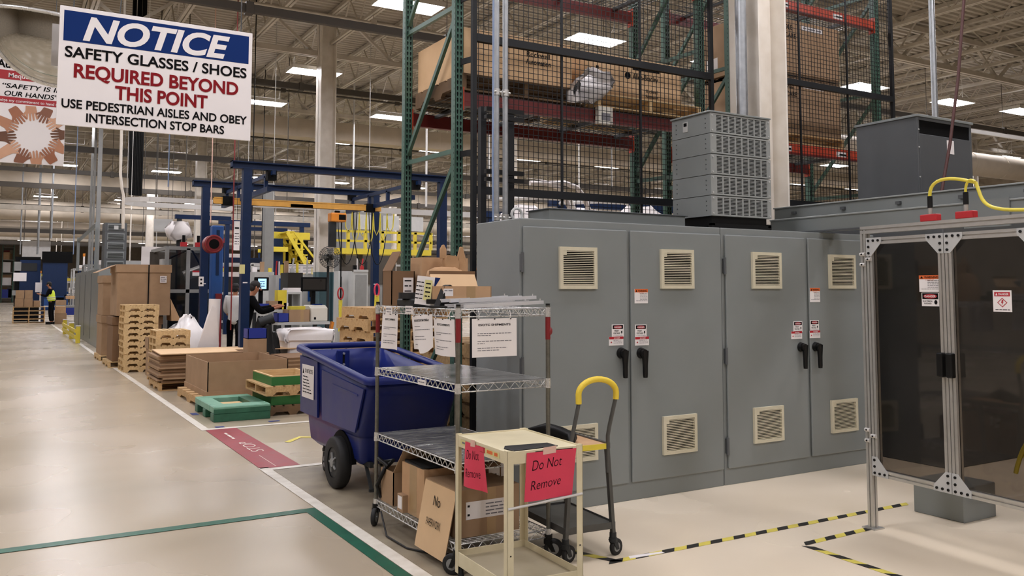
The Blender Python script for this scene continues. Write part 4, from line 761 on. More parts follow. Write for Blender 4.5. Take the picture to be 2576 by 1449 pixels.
# ================================================================ PALLET RACKS AND MESH
def rack_post(mb, x, y, zt, face=1):
    mb.mat('rack_green'); s = .038
    mb.box(x - s, x + s, y - s if face > 0 else y + s - .003, y - s + .003 if face > 0 else y + s, 0, zt); mb.box(x - s, x - s + .003, y - s, y + s, 0, zt); mb.box(x + s - .003, x + s, y - s, y + s, 0, zt)
    mb.box(x - .06, x + .06, y - .06, y + .06, 0, .01); mb.mat('near_black'); z = .12
    while z < zt:
        yy = y - s - .0006 if face > 0 else y + s + .0006
        for dx in (-.016, .016): mb.face((x + dx, yy, z), (1, 0, 0), (0, 0, 1), [(-.008, .012), (-.004, -.016), (.004, -.016), (.008, .012), (.004, .02), (-.004, .02)])
        mb.face((x - s - .0006, y, z), (0, -1, 0), (0, 0, 1), [(.012, .008), (.012, -.008), (.018, -.008), (.018, .008)]); z += .0508
def rack(x0, x1, y0, y1, zt, levels, label, far_lv=None, decks=True, near_mat='rack_orange'):
    t = T('pallet_rack', label, 'pallet rack')
    for x in (x0, x1):
        for y, f in ((y0, 1), (y1, 1)): mb = MB(); rack_post(mb, x, y, zt, f); mb.build('upright_post', t)
        z = .25; k = 0
        while z < zt - 1.3:
            MB('rack_green').bar((x, y0 + .03, z), (x, y1 - .03, z + .02), .03, .04).build('brace', t); MB('rack_green').bar((x, y1 - .03, z + .1), (x, y0 + .03, z + 1.18), .03, .04).build('brace', t); z += 1.27
    for z in levels:
        for y, m in ((y0, near_mat), (y1, 'rack_red_shade')):
            mb = MB(m).box(x0 + .045, x1 - .045, y - .025, y + .025, z, z + .12); mb.mat('rack_orange').box(x0 + .038, x0 + .046, y - .045, y + .045, z - .04, z + .16); mb.box(x1 - .046, x1 - .038, y - .045, y + .045, z - .04, z + .16); mb.mat('rack_red_shade').box(x0 + .05, x1 - .05, y - .03, y + .03, z - .002, z + .02)
            b = mb.build('beam', t)
            if y == y0 and near_mat == 'rack_orange':
                mb = MB('paper')
                for fx in (.3, .68): mb.box(x0 + (x1 - x0) * fx, x0 + (x1 - x0) * fx + .18, y - .027, y - .0251, z + .03, z + .09); mb.mat('ink').greek((x0 + (x1 - x0) * fx, y - .0275, z + .05), (1, 0, 0), (0, 0, 1), .05, .17, 0, .03, 2); mb.mat('paper')
                mb.build('location_label', b)
        if decks:
            mb = MB('wire'); n = int((x1 - x0) / .065)
            for i in range(n): xx = x0 + .06 + (x1 - x0 - .12) * i / (n - 1); mb.tube([(xx, y0 - .02, z + .1), (xx, y0 - .02, z + .126), (xx, y1 + .02, z + .126), (xx, y1 + .02, z + .1)], .0035, 4, sm=False)
            for i in range(9): yy = y0 + (y1 - y0) * i / 8; mb.tube([(x0 + .06, yy, z + .129), (x1 - .06, yy, z + .129)], .0035, 4)
            for i in range(4): xx = x0 + .3 + (x1 - x0 - .6) * i / 3; mb.box(xx - .02, xx + .02, y0 + .03, y1 - .03, z + .09, z + .122)
            mb.build('wire_deck', t)
    return t
rack(3.34, 6.14, 6.57, 7.64, 6.9, (1.62, 3.18, 4.63), 'near green and orange pallet rack standing left of the white column, behind black mesh', near_mat='rack_red_shade')  # near orange beams painted dark red to hold the shade behind the mesh
rack(6.9, 9.42, 6.9, 7.97, 7.2, (3.16, 4.86), 'second green and orange pallet rack right of the white column')
def mesh_panel(x0, x1, y, z0, z1, bars, label, cell=.05):
    t = T('mesh_fence', label, 'mesh fence')
    for x in (x0, x1): MB('mesh_black').box(x - .02, x + .02, y - .02, y + .02, 0, z1).build('post', t)
    for z in bars: MB('mesh_black').box(x0 + .02, x1 - .02, y - .022, y + .022, z - .033, z + .033).build('rail', t)
    mb = MB('mesh_black'); n = int((x1 - x0) / cell)
    for i in range(1, n): x = x0 + (x1 - x0) * i / n; r = .0095 if i in (n // 3, 2 * n // 3) else .0022; mb.bar((x, y + .012, z0), (x, y + .012, z1), r * 2)
    z = z0
    while z < z1: mb.bar((x0, y + .012, z), (x1, y + .012, z), .0044); z += cell
    mb.build('wire_mesh', t)
    mb = MB('mesh_black')
    for z in (2.75, 3.55, 4.1): mb.bar((x0, y, z), (x0 - .04, y + .165, z), .012, .05)
    mb.build('standoff_bracket', t); return t
mesh_panel(3.39, 6.1, 6.36, 1.0, 5.6, (3.735, 2.43, 5.3), 'black wire mesh panel shielding the near rack, left of the white column')
mesh_panel(6.95, 9.35, 6.62, 1.6, 5.5, (3.92, 2.55, 5.4), 'black wire mesh panel shielding the rack right of the white column')
t = T('conduit_support', 'black strut frame holding the two conduits above the left cabinet', 'strut frame', (0, 0, 0))
a = A(1214, 300, 6.05); b = A(1284, 300, 6.05)
for p in (a, b): MB('mesh_black').box(p.x - .025, p.x + .025, 6.03, 6.08, 0, A(1214, 270, 6.05).z).build('post', t)
for py in (285, 440):
    z = A(1240, py, 6.0).z
    mb = MB('black').box(a.x - .03, b.x + .06, 5.93, 5.97, z, z + .035); mb.box(a.x - .03, b.x + .06, 5.93, 5.97, z - .06, z - .03); mb.build('strut', t)
# pallets
def pallet_parts(t, w_, d_, h=.12, mat='wood', slats=6, along='x'):
    mb = MB(mat); n = slats; sw = d_ / (n * 1.35 - .35)
    for i in range(n): y = -d_ / 2 + i * sw * 1.35; mb.box(-w_ / 2, w_ / 2, y, y + sw, h - .018, h)
    mb.build('top_deck', t)
    for x in (-w_ / 2 + .02, 0, w_ / 2 - .02):
        mb = MB(mat); dd = d_ / 2; zt_ = h - .018
        mb.prism([(x - .02, -dd, .016), (x - .02, -dd * .7, .016), (x - .02, -dd * .64, .044), (x - .02, -dd * .2, .044), (x - .02, -dd * .14, .016), (x - .02, dd * .14, .016), (x - .02, dd * .2, .044), (x - .02, dd * .64, .044), (x - .02, dd * .7, .016), (x - .02, dd, .016), (x - .02, dd, zt_), (x - .02, -dd, zt_)], (.04, 0, 0)); mb.build('stringer', t)
    mb = MB(mat)
    for y in (-d_ / 2, -sw / 2, d_ / 2 - sw): mb.box(-w_ / 2, w_ / 2, y, y + sw, 0, .016)
    mb.build('bottom_deck', t)
def pallet(loc, w_, d_, label, rz=0., h=.12, mat='wood', group=None, name='wooden_pallet'):
    t = T(name, label, 'pallet', loc, rz, group); pallet_parts(t, w_, d_, h, mat); return t
def stack(x, y, w_, d_, h, n, what, group, mat='wood', rz=0., z0=0., jit=.012):
    first = None; r = random.Random(int(x * 97 + y * 13))
    for k in range(n):
        i = n - 1 - k; lb = 'pallet in ' + what + ', ' + ('topmost' if i == 0 else 'bottom one' if k == 0 else ORD[min(i, 9)])
        loc = (x + r.uniform(-jit, jit), y + r.uniform(-jit, jit), z0 + k * (h + .0005)); a = rz + r.uniform(-.012, .012)
        if first is None: first = pallet(loc, w_, d_, lb, a, h, mat, group)
        else: copy_tree(first, loc, a, lb)
# with rz=90deg the stringers run along x so their notched faces show from the aisle end
H90 = math.pi / 2
stack(2.385, 18.53, .8, .62, .117, 11, 'the tall pale stack beside the aisle', 'pallets in the tall aisle stack', 'wood_pale', H90)
p = A(392, 905, 15.9); q = A(478, 900, 15.9); sx = (p.x + q.x) / 2
stack(sx, 16.3, .8, q.x - p.x, .125, 6, 'the short stack right of the tall one', 'pallets in the short stack', 'wood_pale', H90, z0=.13)
pallet((sx, 16.3, 0), q.x - p.x + .05, .8, 'lowest pallet under the short stack right of the tall one', 0, .128)
p = A(862, 775, 10.6); stack(4.66, 11.1, 1.1, 1.2, .15, 9, 'the rough stack behind the blue tilt truck', 'pallets in the rough stack behind the truck', 'wood', 0, jit=.03)
stack(4.0, 7.1, 1.0, 1.0, .125, 9, 'the stack inside the near rack behind the cart notices', 'pallets under the near rack', 'wood')
stack(5.3, 7.1, 1.0, 1.0, .125, 4, 'the low stack deep inside the near rack', 'low pallets under the near rack', 'wood')
# loads on the racks
def rack_load(cx, cy, z, w_, d_, h, label, name='shipping_carton', mat='card', txt=()):
    t = T(name, label, 'carton', (cx, cy, z)); mb = MB(mat).box(-w_ / 2, w_ / 2, -d_ / 2, d_ / 2, 0, h); mb.build('carton', t, .004)
    if txt:
        mb = MB('ink')
        for s, a, b, hh, wd in txt: mb.text(s, (0, -d_ / 2 - .001, 0), (1, 0, 0), (0, 0, 1), a, b, hh, wd, bold=.01)
        mb.build('print', t)
    return t
z1 = 3.18 + .135
pallet((4.02, 7.02, z1), 1.3, .98, 'pallet under the left carton on the near rack', 0, .15, 'wood_dark'); pallet((5.42, 6.98, z1), 1.3, 1.0, 'pallet under the right carton on the near rack', 0, .13, 'wood_pale')
rack_load(3.98, 7.06, z1 + .152, 1.15, .95, .42, 'left long carton on the near rack behind the mesh', txt=[('Rockwell', .2, .25, .05, .25), ('Automation', .2, .18, .05, .27)], mat='card_rack')
c = rack_load(5.28, 7.0, z1 + .132, 1.17, .92, .4, 'right carton with bold print on the near rack behind the mesh', mat='card_rack', txt=[('Allen-Bradley', .12, .2, .055, .32), ('Rockwell', .2, .08, .035, .14), ('Automation', .2, .03, .035, .16)])
mb = MB('ink').box(-.04, .3, -.4625, -.461, .29, .305); mb.cyl((-.1, -.46, .225), (-.1, -.462, .225), .035, 14)
for k in range(4): mb.box(-.48, -.45, -.4625, -.461, .32 - k * .075, .35 - k * .075)
mb.build('print', c)
mb = MB('plastic_white'); mb.loft(crumple([rrect(o_, 0, .42 * s, .16 * s, .03, z, 4) for z, s, o_ in ((-.1, .5, -.12), (-.03, .75, -.08), (.06, .95, 0), (.12, .85, .05), (.19, .6, .05), (.22, .3, .02))], .03, 12)); tag(mb.build('plastic_wrap', loc=(4.72, 6.5, z1 + .12)), 'bundle of crumpled white plastic film hanging between the rack pallets', 'plastic film')
mb = MB('printer').box(-.08, .08, 0, .06, -.13, .03); mb.mat('ink_grey').box(-.05, .05, -.002, 0, -.1, -.03); tag(mb.build('beam_clip', loc=(4.86, 6.47, z1 - .03)), 'white plastic pouch hooked on the orange beam behind the mesh', 'pouch')
z2 = 3.16 + .135
pallet((8.05, 7.4, z2), 1.5, .98, 'pallet under the wrapped cartons on the second rack', 0, .12)
HC = [('HANDLE', .0, .75, .05, .3), ('WITH CARE', .0, .67, .05, .4), ('FRAGILE', .0, .5, .04, .3)]
for k, (h, z, lb) in enumerate(((.66, z2 + .122, 'lower wrapped carton on the second rack, right of the white column'), (.64, z2 + .84, 'upper wrapped carton on the second rack, under the wire deck'))):
    c = rack_load(8.05, 7.4, z, 1.45, .95, h, lb, txt=[('HANDLE', -.25, h - .12, .06, .3), ('WITH CARE', -.25, h - .22, .06, .42)])
    [MB('paper').box(*b).build('shipping_label', c) for b in ((-.727, -.7255, -.3, -.1, .2, .36), (-.727, -.7255, .12, .3, .1, .24))]; mb = MB('paper').box(.05, .42, -.478, -.4755, h - .1, h - .04); mb.mat('ink_grey').greek((0, -.479, h - .08), (1, 0, 0), (0, 0, 1), .08, .4, 0, .03, k); mb.build('shipping_label', c)
pallet((8.05, 7.4, z2 + .785), 1.4, .95, 'thin dark pallet between the wrapped cartons', 0, .05, 'wood_dark')
pallet((3.62, 7.0, z1 - .0), .1, .1, 'stray wooden block', 0, .05)  if False else None
# ================================================================ NOTICE BOARD, MIRROR, BANNER
SG = [A(150, 12, 6.2), A(637, 85, 6.2), A(630, 355, 6.2), A(145, 313, 6.2)]
x0, x1 = .27, 1.5; zt_, zb_ = SG[0].z, SG[3].z; cx = (x0 + x1) / 2; W_ = x1 - x0; H_ = zt_ - zb_
t = T('notice_sign', 'white hanging notice board about safety glasses, blue header on top', 'sign', (cx, 6.2, zb_))
MB('sign_white').box(-W_ / 2, W_ / 2, 0, .012, 0, H_).build('panel', t, .002)
o = V((0, -.001, 0)); u = (1, 0, 0); v = (0, 0, 1)
MB('sign_blue').rect(o, u, v, -W_ / 2 + .025, W_ / 2 - .025, H_ * .708, H_ * .965).build('header_band', t)
mb = MB('sign_white').text('NOTICE', o, u, v, -.01, H_ * .735, H_ * .2, W_ * .76, bold=.035, shear=.25, off=.002); mb.mat('ink')
mb.text('SAFETY GLASSES / SHOES', o, u, v, .0, H_ * .575, H_ * .092, W_ * .94, bold=.022); mb.text('USE PEDESTRIAN AISLES AND OBEY', o, u, v, 0, H_ * .148, H_ * .074, W_ * .955, bold=.022); mb.text('INTERSECTION STOP BARS', o, u, v, -.005, H_ * .042, H_ * .074, W_ * .71, bold=.022)
mb.mat('sign_red').text('REQUIRED BEYOND', o, u, v, .0, H_ * .41, H_ * .115, W_ * .85, bold=.03); mb.text('THIS POINT', o, u, v, .02, H_ * .26, H_ * .115, W_ * .48, bold=.03); mb.build('lettering', t)
for x in (-W_ / 2 + .08, W_ / 2 - .08): MB('wire').tube([(x, .006, H_ - .01), (x, .006, 8.2 - zb_)], .004, 5).build('hanging_wire', t)
# convex quarter-dome mirror
mc = A(150, 60, 6.75); t = T('convex_mirror', 'chrome convex safety mirror hanging just left of the notice board', 'mirror', mc); R_ = .44
mb = MB('mirror'); vs = []; fs = []; N, K = 24, 12
for j in range(K + 1):
    for i in range(N + 1):
        e = (math.pi / 2) * j / K; a = math.pi + math.pi * i / N; vs.append((R_ * math.cos(e) * math.cos(a), R_ * .5 * math.cos(e) * math.sin(a), -R_ * math.sin(e)))
for j in range(K):
    for i in range(N): a = j * (N + 1) + i; fs.append((a, a + N + 1, a + N + 2, a + 1))
mb.add(vs, fs, True); mb.build('dome', t)
mb = MB('chrome'); mb.tube([(R_ * math.cos(a), .004, R_ * math.sin(a)) for a in [math.pi + i * math.pi / 20 for i in range(21)]], .018, 8); mb.tube([(R_ * math.cos(a), R_ * .5 * math.sin(a), .0) for a in [math.pi + i * math.pi / 20 for i in range(21)]], .014, 8); mb.build('rim', t)
mb = MB('chrome').prism([(R_ * math.cos(a), R_ * .5 * math.sin(a), .002) for a in [math.pi + i * math.pi / 20 for i in range(21)]], (0, 0, .006)); mb.box(-R_, R_, .0, .006, -.02, .006); mb.build('top_plate', t); t.rotation_euler = (0, .06, .12)
for x in (-.38, .38): MB('wire').tube([(x, -.02, 0), (x, -.02, 8.2 - mc.z)], .004, 5).build('hanging_chain', t)
# banner with a ring of hands
bl, br = A(-130, 100, 8.4), A(160, 418, 8.4); t = T('banner', 'hanging safety banner with a printed ring of hands, behind the mirror', 'banner', (br.x, 8.4, br.z)); H_ = A(160, 60, 8.4).z - br.z; W_ = br.x - bl.x
MB('sign_white').box(-W_, 0, 0, .008, 0, H_).build('sheet', t); o = V((0, -.001, 0))
k_ = W_ / 290.; zz = lambda py: (418 - py) * k_ * 1.0
mb = MB('banner_red').rect(o, u, v, -W_, 0, zz(183), zz(157)); mb.rect(o, u, v, -W_, 0, zz(250), zz(232)); mb.build('red_band', t)
mb = MB('ink').text('Auto', o, u, v, -.50 * W_, zz(150), zz(128) - zz(150), .2 * W_, bold=.03); mb.build('lettering', t); mb = MB('ink'); mb.text('“SAFETY IS IN', o, u, v, -.285 * W_, zz(207), 13 * k_, .53 * W_, bold=.015, shear=.2); mb.build('lettering', t); mb = MB('ink'); mb.text('OUR HANDS”', o, u, v, -.30 * W_, zz(229), 14 * k_, .46 * W_, bold=.015, shear=.2)
mb.build('lettering', t); mb = MB('sign_white'); mb.text('Mequon Operations', o, u, v, -.24 * W_, zz(177), 13 * k_, .52 * W_, bold=.012, off=.002); mb.build('lettering', t); mb = MB('sign_white'); mb.text('I pledge my commitment to hand safety', o, u, v, -.31 * W_, zz(246), 8 * k_, .62 * W_, bold=.01, off=.002); mb.build('lettering', t)
hc = (-.27 * W_, zz(337)); rI, rO = 42 * k_, 150 * k_
for k in range(12):
    a = k * math.pi / 6 + .12; ca, sa = math.cos(a), math.sin(a)
    if k in (0,): pass
    mb = MB('print_skin%d' % (k * 5 % 6)); P_ = lambda r, s: (min(-.002, hc[0] + ca * r - sa * s * 1.35), min(zz(253), max(.002, hc[1] + sa * r + ca * s * 1.35))); q = k_
    ro = rO
    while ro > 90 * q and (P_(ro, 10 * q)[0] > -2 * q or P_(ro, -10 * q)[0] > -2 * q or P_(ro, -10 * q)[1] < 2 * q or P_(ro, 10 * q)[1] < 2 * q or P_(ro, 10 * q)[1] > zz(254) or P_(ro, -10 * q)[1] > zz(254)): ro -= 3 * q
    mb.face(o, u, v, [P_(rI + 22 * q, -11 * q), P_(rI + 44 * q, -10 * q), P_(max(ro, rI + 46 * q), -8 * q), P_(max(ro, rI + 46 * q), 8 * q), P_(rI + 44 * q, 9 * q), P_(rI + 22 * q, 11 * q)], .0012 + k * .0001)
    for f in range(4): s = -8.2 * q + f * 5.4 * q; l = (4, 0, -1, 3)[f] * q; mb.face(o, u, v, [P_(rI + 26 * q, s - 2.4 * q), P_(rI + 26 * q, s + 2.4 * q), P_(rI + 3 * q + l, s * 1.15 + 1.8 * q), P_(rI + l, s * 1.18), P_(rI + 3 * q + l, s * 1.15 - 1.8 * q)][::-1], .0014 + k * .0001)
    mb.face(o, u, v, [P_(rI + 36 * q, 9 * q), P_(rI + 28 * q, 11 * q), P_(rI + 18 * q, 17 * q), P_(rI + 15 * q, 14 * q), P_(rI + 26 * q, 7 * q)], .0016 + k * .0001); mb.build('printed_hand', t)
for x in (-W_ + .05, -.1): MB('wire').tube([(x, .004, H_), (x, .004, 8.2 - br.z)], .003, 4).build('hanging_wire', t)
# ================================================================ GOODS ALONG THE AISLE
# big open carton on a pallet
pallet((2.98, 13.0, 0), 1.25, 1.75, 'pallet under the big open carton by the aisle', 0, .128, 'wood')
t = T('open_carton', 'big open brown carton without a lid, standing on a pallet by the aisle', 'carton', (3.02, 13.1, .13)); w_, d_, h_ = 1.1, 1.62, .475; mb = MB('card')
for a, b, c, d in ((-w_ / 2, -w_ / 2 + .012, -d_ / 2, d_ / 2), (w_ / 2 - .012, w_ / 2, -d_ / 2, d_ / 2), (-w_ / 2, w_ / 2, -d_ / 2, -d_ / 2 + .012), (-w_ / 2, w_ / 2, d_ / 2 - .012, d_ / 2)): mb.box(a, b, c, d, 0, h_)
mb.box(-w_ / 2, w_ / 2, -d_ / 2, d_ / 2, 0, .012); mb.build('walls', t); mb = MB('card').box(-w_ / 2 - .012, w_ / 2 + .012, -d_ / 2 - .012, d_ / 2 + .012, -.0, .075); mb.build('tray_base', t)
MB('card_in').box(-.35, .1, -.6, .5, .36, .365).build('inner_sheet', t)
# flattened cartons
pallet((2.95, 15.1, 0), 1.5, 1.1, 'pallet under the flattened cardboard stack', 0, .128, 'wood')
for k in range(16):
    r = random.Random(k); mb = MB('card' if k % 3 else 'card_dark').box(-.78 + r.uniform(-.05, .04), .9 + r.uniform(-.05, .05), -.6 + r.uniform(-.04, .06), .55, 0, .026)
    tag(mb.build('flattened_carton', loc=(2.98, 15.1, .131 + k * .0275)), 'flattened cardboard sheet in the stack behind the open carton, ' + ('topmost' if k == 15 else 'bottom one' if k == 0 else '%s layer from the bottom' % ('second third fourth fifth sixth seventh eighth ninth tenth eleventh twelfth thirteenth fourteenth fifteenth'.split()[k - 1])), 'cardboard', 'flattened cartons in the stack')
mb = MB('card_in').prism([(-.8, -.66, 0), (.4, -.62, 0), (.45, -.1, .0), (1.3, -.3, 0), (1.75, -.2, 0), (1.9, .2, 0), (1.2, .62, 0), (-.75, .6, 0)], (0, 0, .014)); tag(mb.build('cardboard_sheet', loc=(2.98, 15.05, .575)), 'wide pale cardboard sheet capping the flattened stack', 'cardboard')
for k in range(12):
    mb = MB('card_dark' if k % 2 else 'card').box(-.4, .4, -.5, .5, 0, .03); tag(mb.build('flattened_carton', loc=(4.35 + (k % 3) * .012, 14.2, .131 + k * .0315)), 'flattened brown sheet right of the open carton, ' + ('topmost' if k == 11 else 'bottom one' if k == 0 else '%s from the bottom' % ('second third fourth fifth sixth seventh eighth ninth tenth eleventh'.split()[k - 1])), 'cardboard', 'second pile of flattened sheets')
pallet((4.35, 14.2, 0), .9, 1.0, 'pallet under the flattened pile right of the open carton', 0, .128, 'wood_dark')
# green plastic pallet in front
t = T('plastic_pallet', 'weathered green plastic pallet lying on the floor before the open carton', 'pallet', (2.6, 11.42, 0), .0); w_, d_ = .68, 1.16
for x in (-w_ / 2, -.06, w_ / 2 - .12):
    for y in (-d_ / 2 + .031, -.08, d_ / 2 - .16): MB('pal_green').box(x, x + .12, y, y + .16, .0, .1).build('foot', t, .008)
MB('pal_green').box(-w_ / 2, w_ / 2, -d_ / 2, -d_ / 2 + .03, 0, .1).build('skirt', t, .006)
mb = MB('pal_mint'); mb.box(-w_ / 2, w_ / 2, -d_ / 2, -d_ / 2 + .26, .1, .185); mb.box(-w_ / 2, w_ / 2, d_ / 2 - .2, d_ / 2, .1, .185); mb.box(-w_ / 2, -w_ / 2 + .17, -d_ / 2 + .26, d_ / 2 - .2, .1, .185); mb.build('deck', t, .01)
mb = MB('pal_green'); mb.box(-w_ / 2 - .002, w_ / 2 + .002, -d_ / 2 - .002, -d_ / 2, .1, .155); mb.box(w_ / 2 - .17, w_ / 2, -d_ / 2 + .26, d_ / 2 - .2, .1, .18); mb.build('border', t); mb = MB('wood_pale').box(-.1, .16, -.25, .28, .1, .13); mb.build('wood_insert', t)
# stacked pallets with green collars
cx_, cy_ = 3.28, 11.55
def collar(z, label):
    t = T('pallet_collar', label, 'pallet collar', (cx_ + .03, cy_ + .0, z)); w_, d_, h_ = .6, .95, .11; mb = MB('collar_green')
    for a, b, c, d in ((-w_ / 2, -w_ / 2 + .03, -d_ / 2, d_ / 2), (w_ / 2 - .03, w_ / 2, -d_ / 2, d_ / 2), (-w_ / 2 + .03, w_ / 2 - .03, -d_ / 2, -d_ / 2 + .03), (-w_ / 2 + .03, w_ / 2 - .03, d_ / 2 - .03, d_ / 2)): mb.box(a, b, c, d, 0, h_)
    mb.build('boards', t); mb = MB('wood_pale')
    for a, b, c, d in ((-w_ / 2, -w_ / 2 + .03, -d_ / 2, d_ / 2), (w_ / 2 - .03, w_ / 2, -d_ / 2, d_ / 2), (-w_ / 2 + .03, w_ / 2 - .03, -d_ / 2, -d_ / 2 + .03), (-w_ / 2 + .03, w_ / 2 - .03, d_ / 2 - .03, d_ / 2)): mb.box(a, b, c, d, h_, h_ + .012)
    for a, b, c, d in ((-w_ / 2 + .03, -w_ / 2 + .034, -d_ / 2 + .03, d_ / 2 - .03), (w_ / 2 - .034, w_ / 2 - .03, -d_ / 2 + .03, d_ / 2 - .03), (-w_ / 2 + .034, w_ / 2 - .034, d_ / 2 - .034, d_ / 2 - .03), (-w_ / 2 + .034, w_ / 2 - .034, -d_ / 2 + .03, -d_ / 2 + .034)): mb.box(a, b, c, d, .0, h_)
    mb.build('bare_edge', t)
pallet((cx_, cy_, 0), 1.06, .7, 'dark lower pallet under the green collars', H90, .125, 'wood_dark'); collar(.126, 'lower green wooden collar between two pallets'); pallet((cx_, cy_, .249), 1.06, .7, 'pale pallet between the two green collars', H90, .122, 'wood'); collar(.372, 'upper green wooden collar, open on top of its pallet')
# tall cartons by the aisle
def tall(x0, x1, y0, y1, z0, z1, label, mat='card', strap=None):
    t = T('gaylord_carton', label, 'carton', ((x0 + x1) / 2, (y0 + y1) / 2, z0)); w_ = x1 - x0; d_ = y1 - y0; h_ = z1 - z0
    MB(mat).box(-w_ / 2, w_ / 2, -d_ / 2, d_ / 2, 0, h_).build('carton', t)
    MB(mat).box(-w_ / 2 - .02, w_ / 2 + .02, -d_ / 2 - .02, d_ / 2 + .02, h_ - .16, h_ + .004).build('lid', t)
    if strap: MB('near_black').box(strap - .012, strap + .012, -d_ / 2 - .024, -d_ / 2 - .0205, 0, h_).build('strap', t)
    return t
pallet((2.55, 20.0, 0), 1.2, 1.25, 'white-edged pallet under the tall strapped carton', 0, .12, 'wood_pale'); pallet((2.4, 21.9, 0), .9, 1.2, 'pallet under the far tall carton', 0, .12, 'wood_pale')
tall(2.02, 2.95, 19.45, 20.5, .125, 1.02, 'lower tall carton beneath the big strapped one', 'card_dark')
t = tall(2.06, 3.08, 19.3, 20.5, 1.05, 2.1, 'big strapped brown carton atop another, with white label', 'card', .08)
mb = MB('card').prism([(-.5, .62, 1.05), (-.9, .3, .88), (-.86, -.2, .88), (-.5, -.4, 1.05)], (.0, 0, .01)); mb.build('flap', t); mb = MB('card_light').prism([(.52, -.6, .35), (.74, -.6, -.12), (.55, -.6, -.12)], (0, .6, 0)); mb.build('flap', t)
mb = MB('paper').rect((.36, -.6245, .68), (1, 0, 0), (0, 0, 1), -.06, .07, 0, .14); mb.mat('ink')
for i in range(3): mb.greek((.36, -.625, .69), (1, 0, 0), (0, 0, 1), -.05, .06, .1 - i * .04, .02, i)
mb.build('shipping_label', t)
tall(1.99, 2.8, 21.35, 22.5, .125, 1.0, 'far lower tall carton beside the yellow rail', 'card'); tall(1.99, 2.8, 21.35, 22.5, 1.01, 1.9, 'far upper tall carton beside the yellow rail', 'card')
c = carton('cardboard_box', 'small carton with white label between pallet stacks', A(398, 860, 17.3) * 1 - V((0, 0, .45)), 0, .36, .4, .5, 'card', []); c.location.z = .0
c2 = carton('cardboard_box', 'wide shallow tray of black parts on the small carton', (c.location.x + .05, 17.3, .501), 0, .5, .45, .2, 'card', [], lid=False)
# yellow guard rail
for ya, yb, lb in ((28.6, 31.2, 'nearer yellow floor guard rail section beside the aisle'), (31.4, 34.6, 'farther yellow floor guard rail section beside the aisle')):
    t = T('guard_rail', lb, 'guard rail', (2.03, ya, 0)); L_ = yb - ya
    for y in (0, L_): MB('safety_yellow').box(-.06, .06, y - .06, y + .06, 0, .5).build('post', t, .01); 
    for z in (.18, .36): MB('safety_yellow').box(-.09, -.055, .0, L_, z - .05, z + .05).build('rail', t)
    mb = MB('paper')
    for y in (0, L_): mb.box(-.07, .07, y - .07, y + .07, .5, .52)
    mb.build('cap', t)
# far grey cabinet along the aisle with its own louvred stack and conduits
mb = MB('cab').box(2.3, 3.3, 26.0, 34.5, 0, 2.15); mb.mat('cab_dark')
for y in (28.1, 30.2, 32.3): mb.box(2.292, 2.3, y - .02, y + .02, .15, 2.05)
tag(mb.build('electrical_cabinet', bevel=.01), 'long grey electrical cabinet along the aisle beside the yellow rail', 'cabinet')
mb = MB('cab').box(3.3, 4.9, 26.0, 27.2, 0, 2.2); tag(mb.build('electrical_cabinet', bevel=.01), 'grey cabinet topped by the far louvred box', 'cabinet')
a = A(262, 655, 26.4); b = A(320, 562, 26.4); t = T('resistor_bank', 'small distant louvred box stack above the tall cartons', 'transformer box', (a.x, 26.4, 2.152)); w_ = b.x - a.x; h_ = (b.z - 2.15) / 5
for k in range(5):
    m_ = MB('cab_dark').box(0, w_, 0, .8, k * h_ + .003, (k + 1) * h_).build('tier', t); mb = MB('cab').box(.06, w_ - .06, -.01, 0, k * h_ + .04, (k + 1) * h_ - .03); mb.mat('near_black')
    for j in range(5): mb.box(.08, w_ - .08, -.013, -.01, k * h_ + .05 + j * (h_ - .1) / 5, k * h_ + .05 + (j + .5) * (h_ - .1) / 5)
    mb.build('grille', m_)
MB('light_grey').box(w_ * .4, w_ * .6, -.015, -.011, 4.3 * h_, 4.7 * h_).build('name_plate', t)
for px, r, lb in ((215, .035, 'left one of the tall grey posts rising from the far cabinet'), (224, .03, 'middle one of the tall grey posts rising from the far cabinet'), (238, .055, 'right one of the tall grey posts rising from the far cabinet')):
    p = V((2.4, 30.4 - (px - 215) * .11, 0)); mb = MB('grey').box(-r, r, -r, r, 2.151, 8.41); tag(mb.build('conduit', loc=(p.x, p.y, 0)), lb, 'conduit')
p = A(197, 620, 30); mb = MB('cab'); mb.box(p.x - .04, p.x + .04, 29.96, 30.04, 2.16, 3.2); q = A(243, 585, 27.2); mb.bar((p.x, 30, 3.1), (q.x, 27.2, 3.45), .07); mb.box(q.x - .04, q.x + .04, 27.16, 27.24, 2.16, 3.5); tag(mb.build('cabinet_stand'), 'thin grey frame standing on the far aisle cabinet', 'frame')
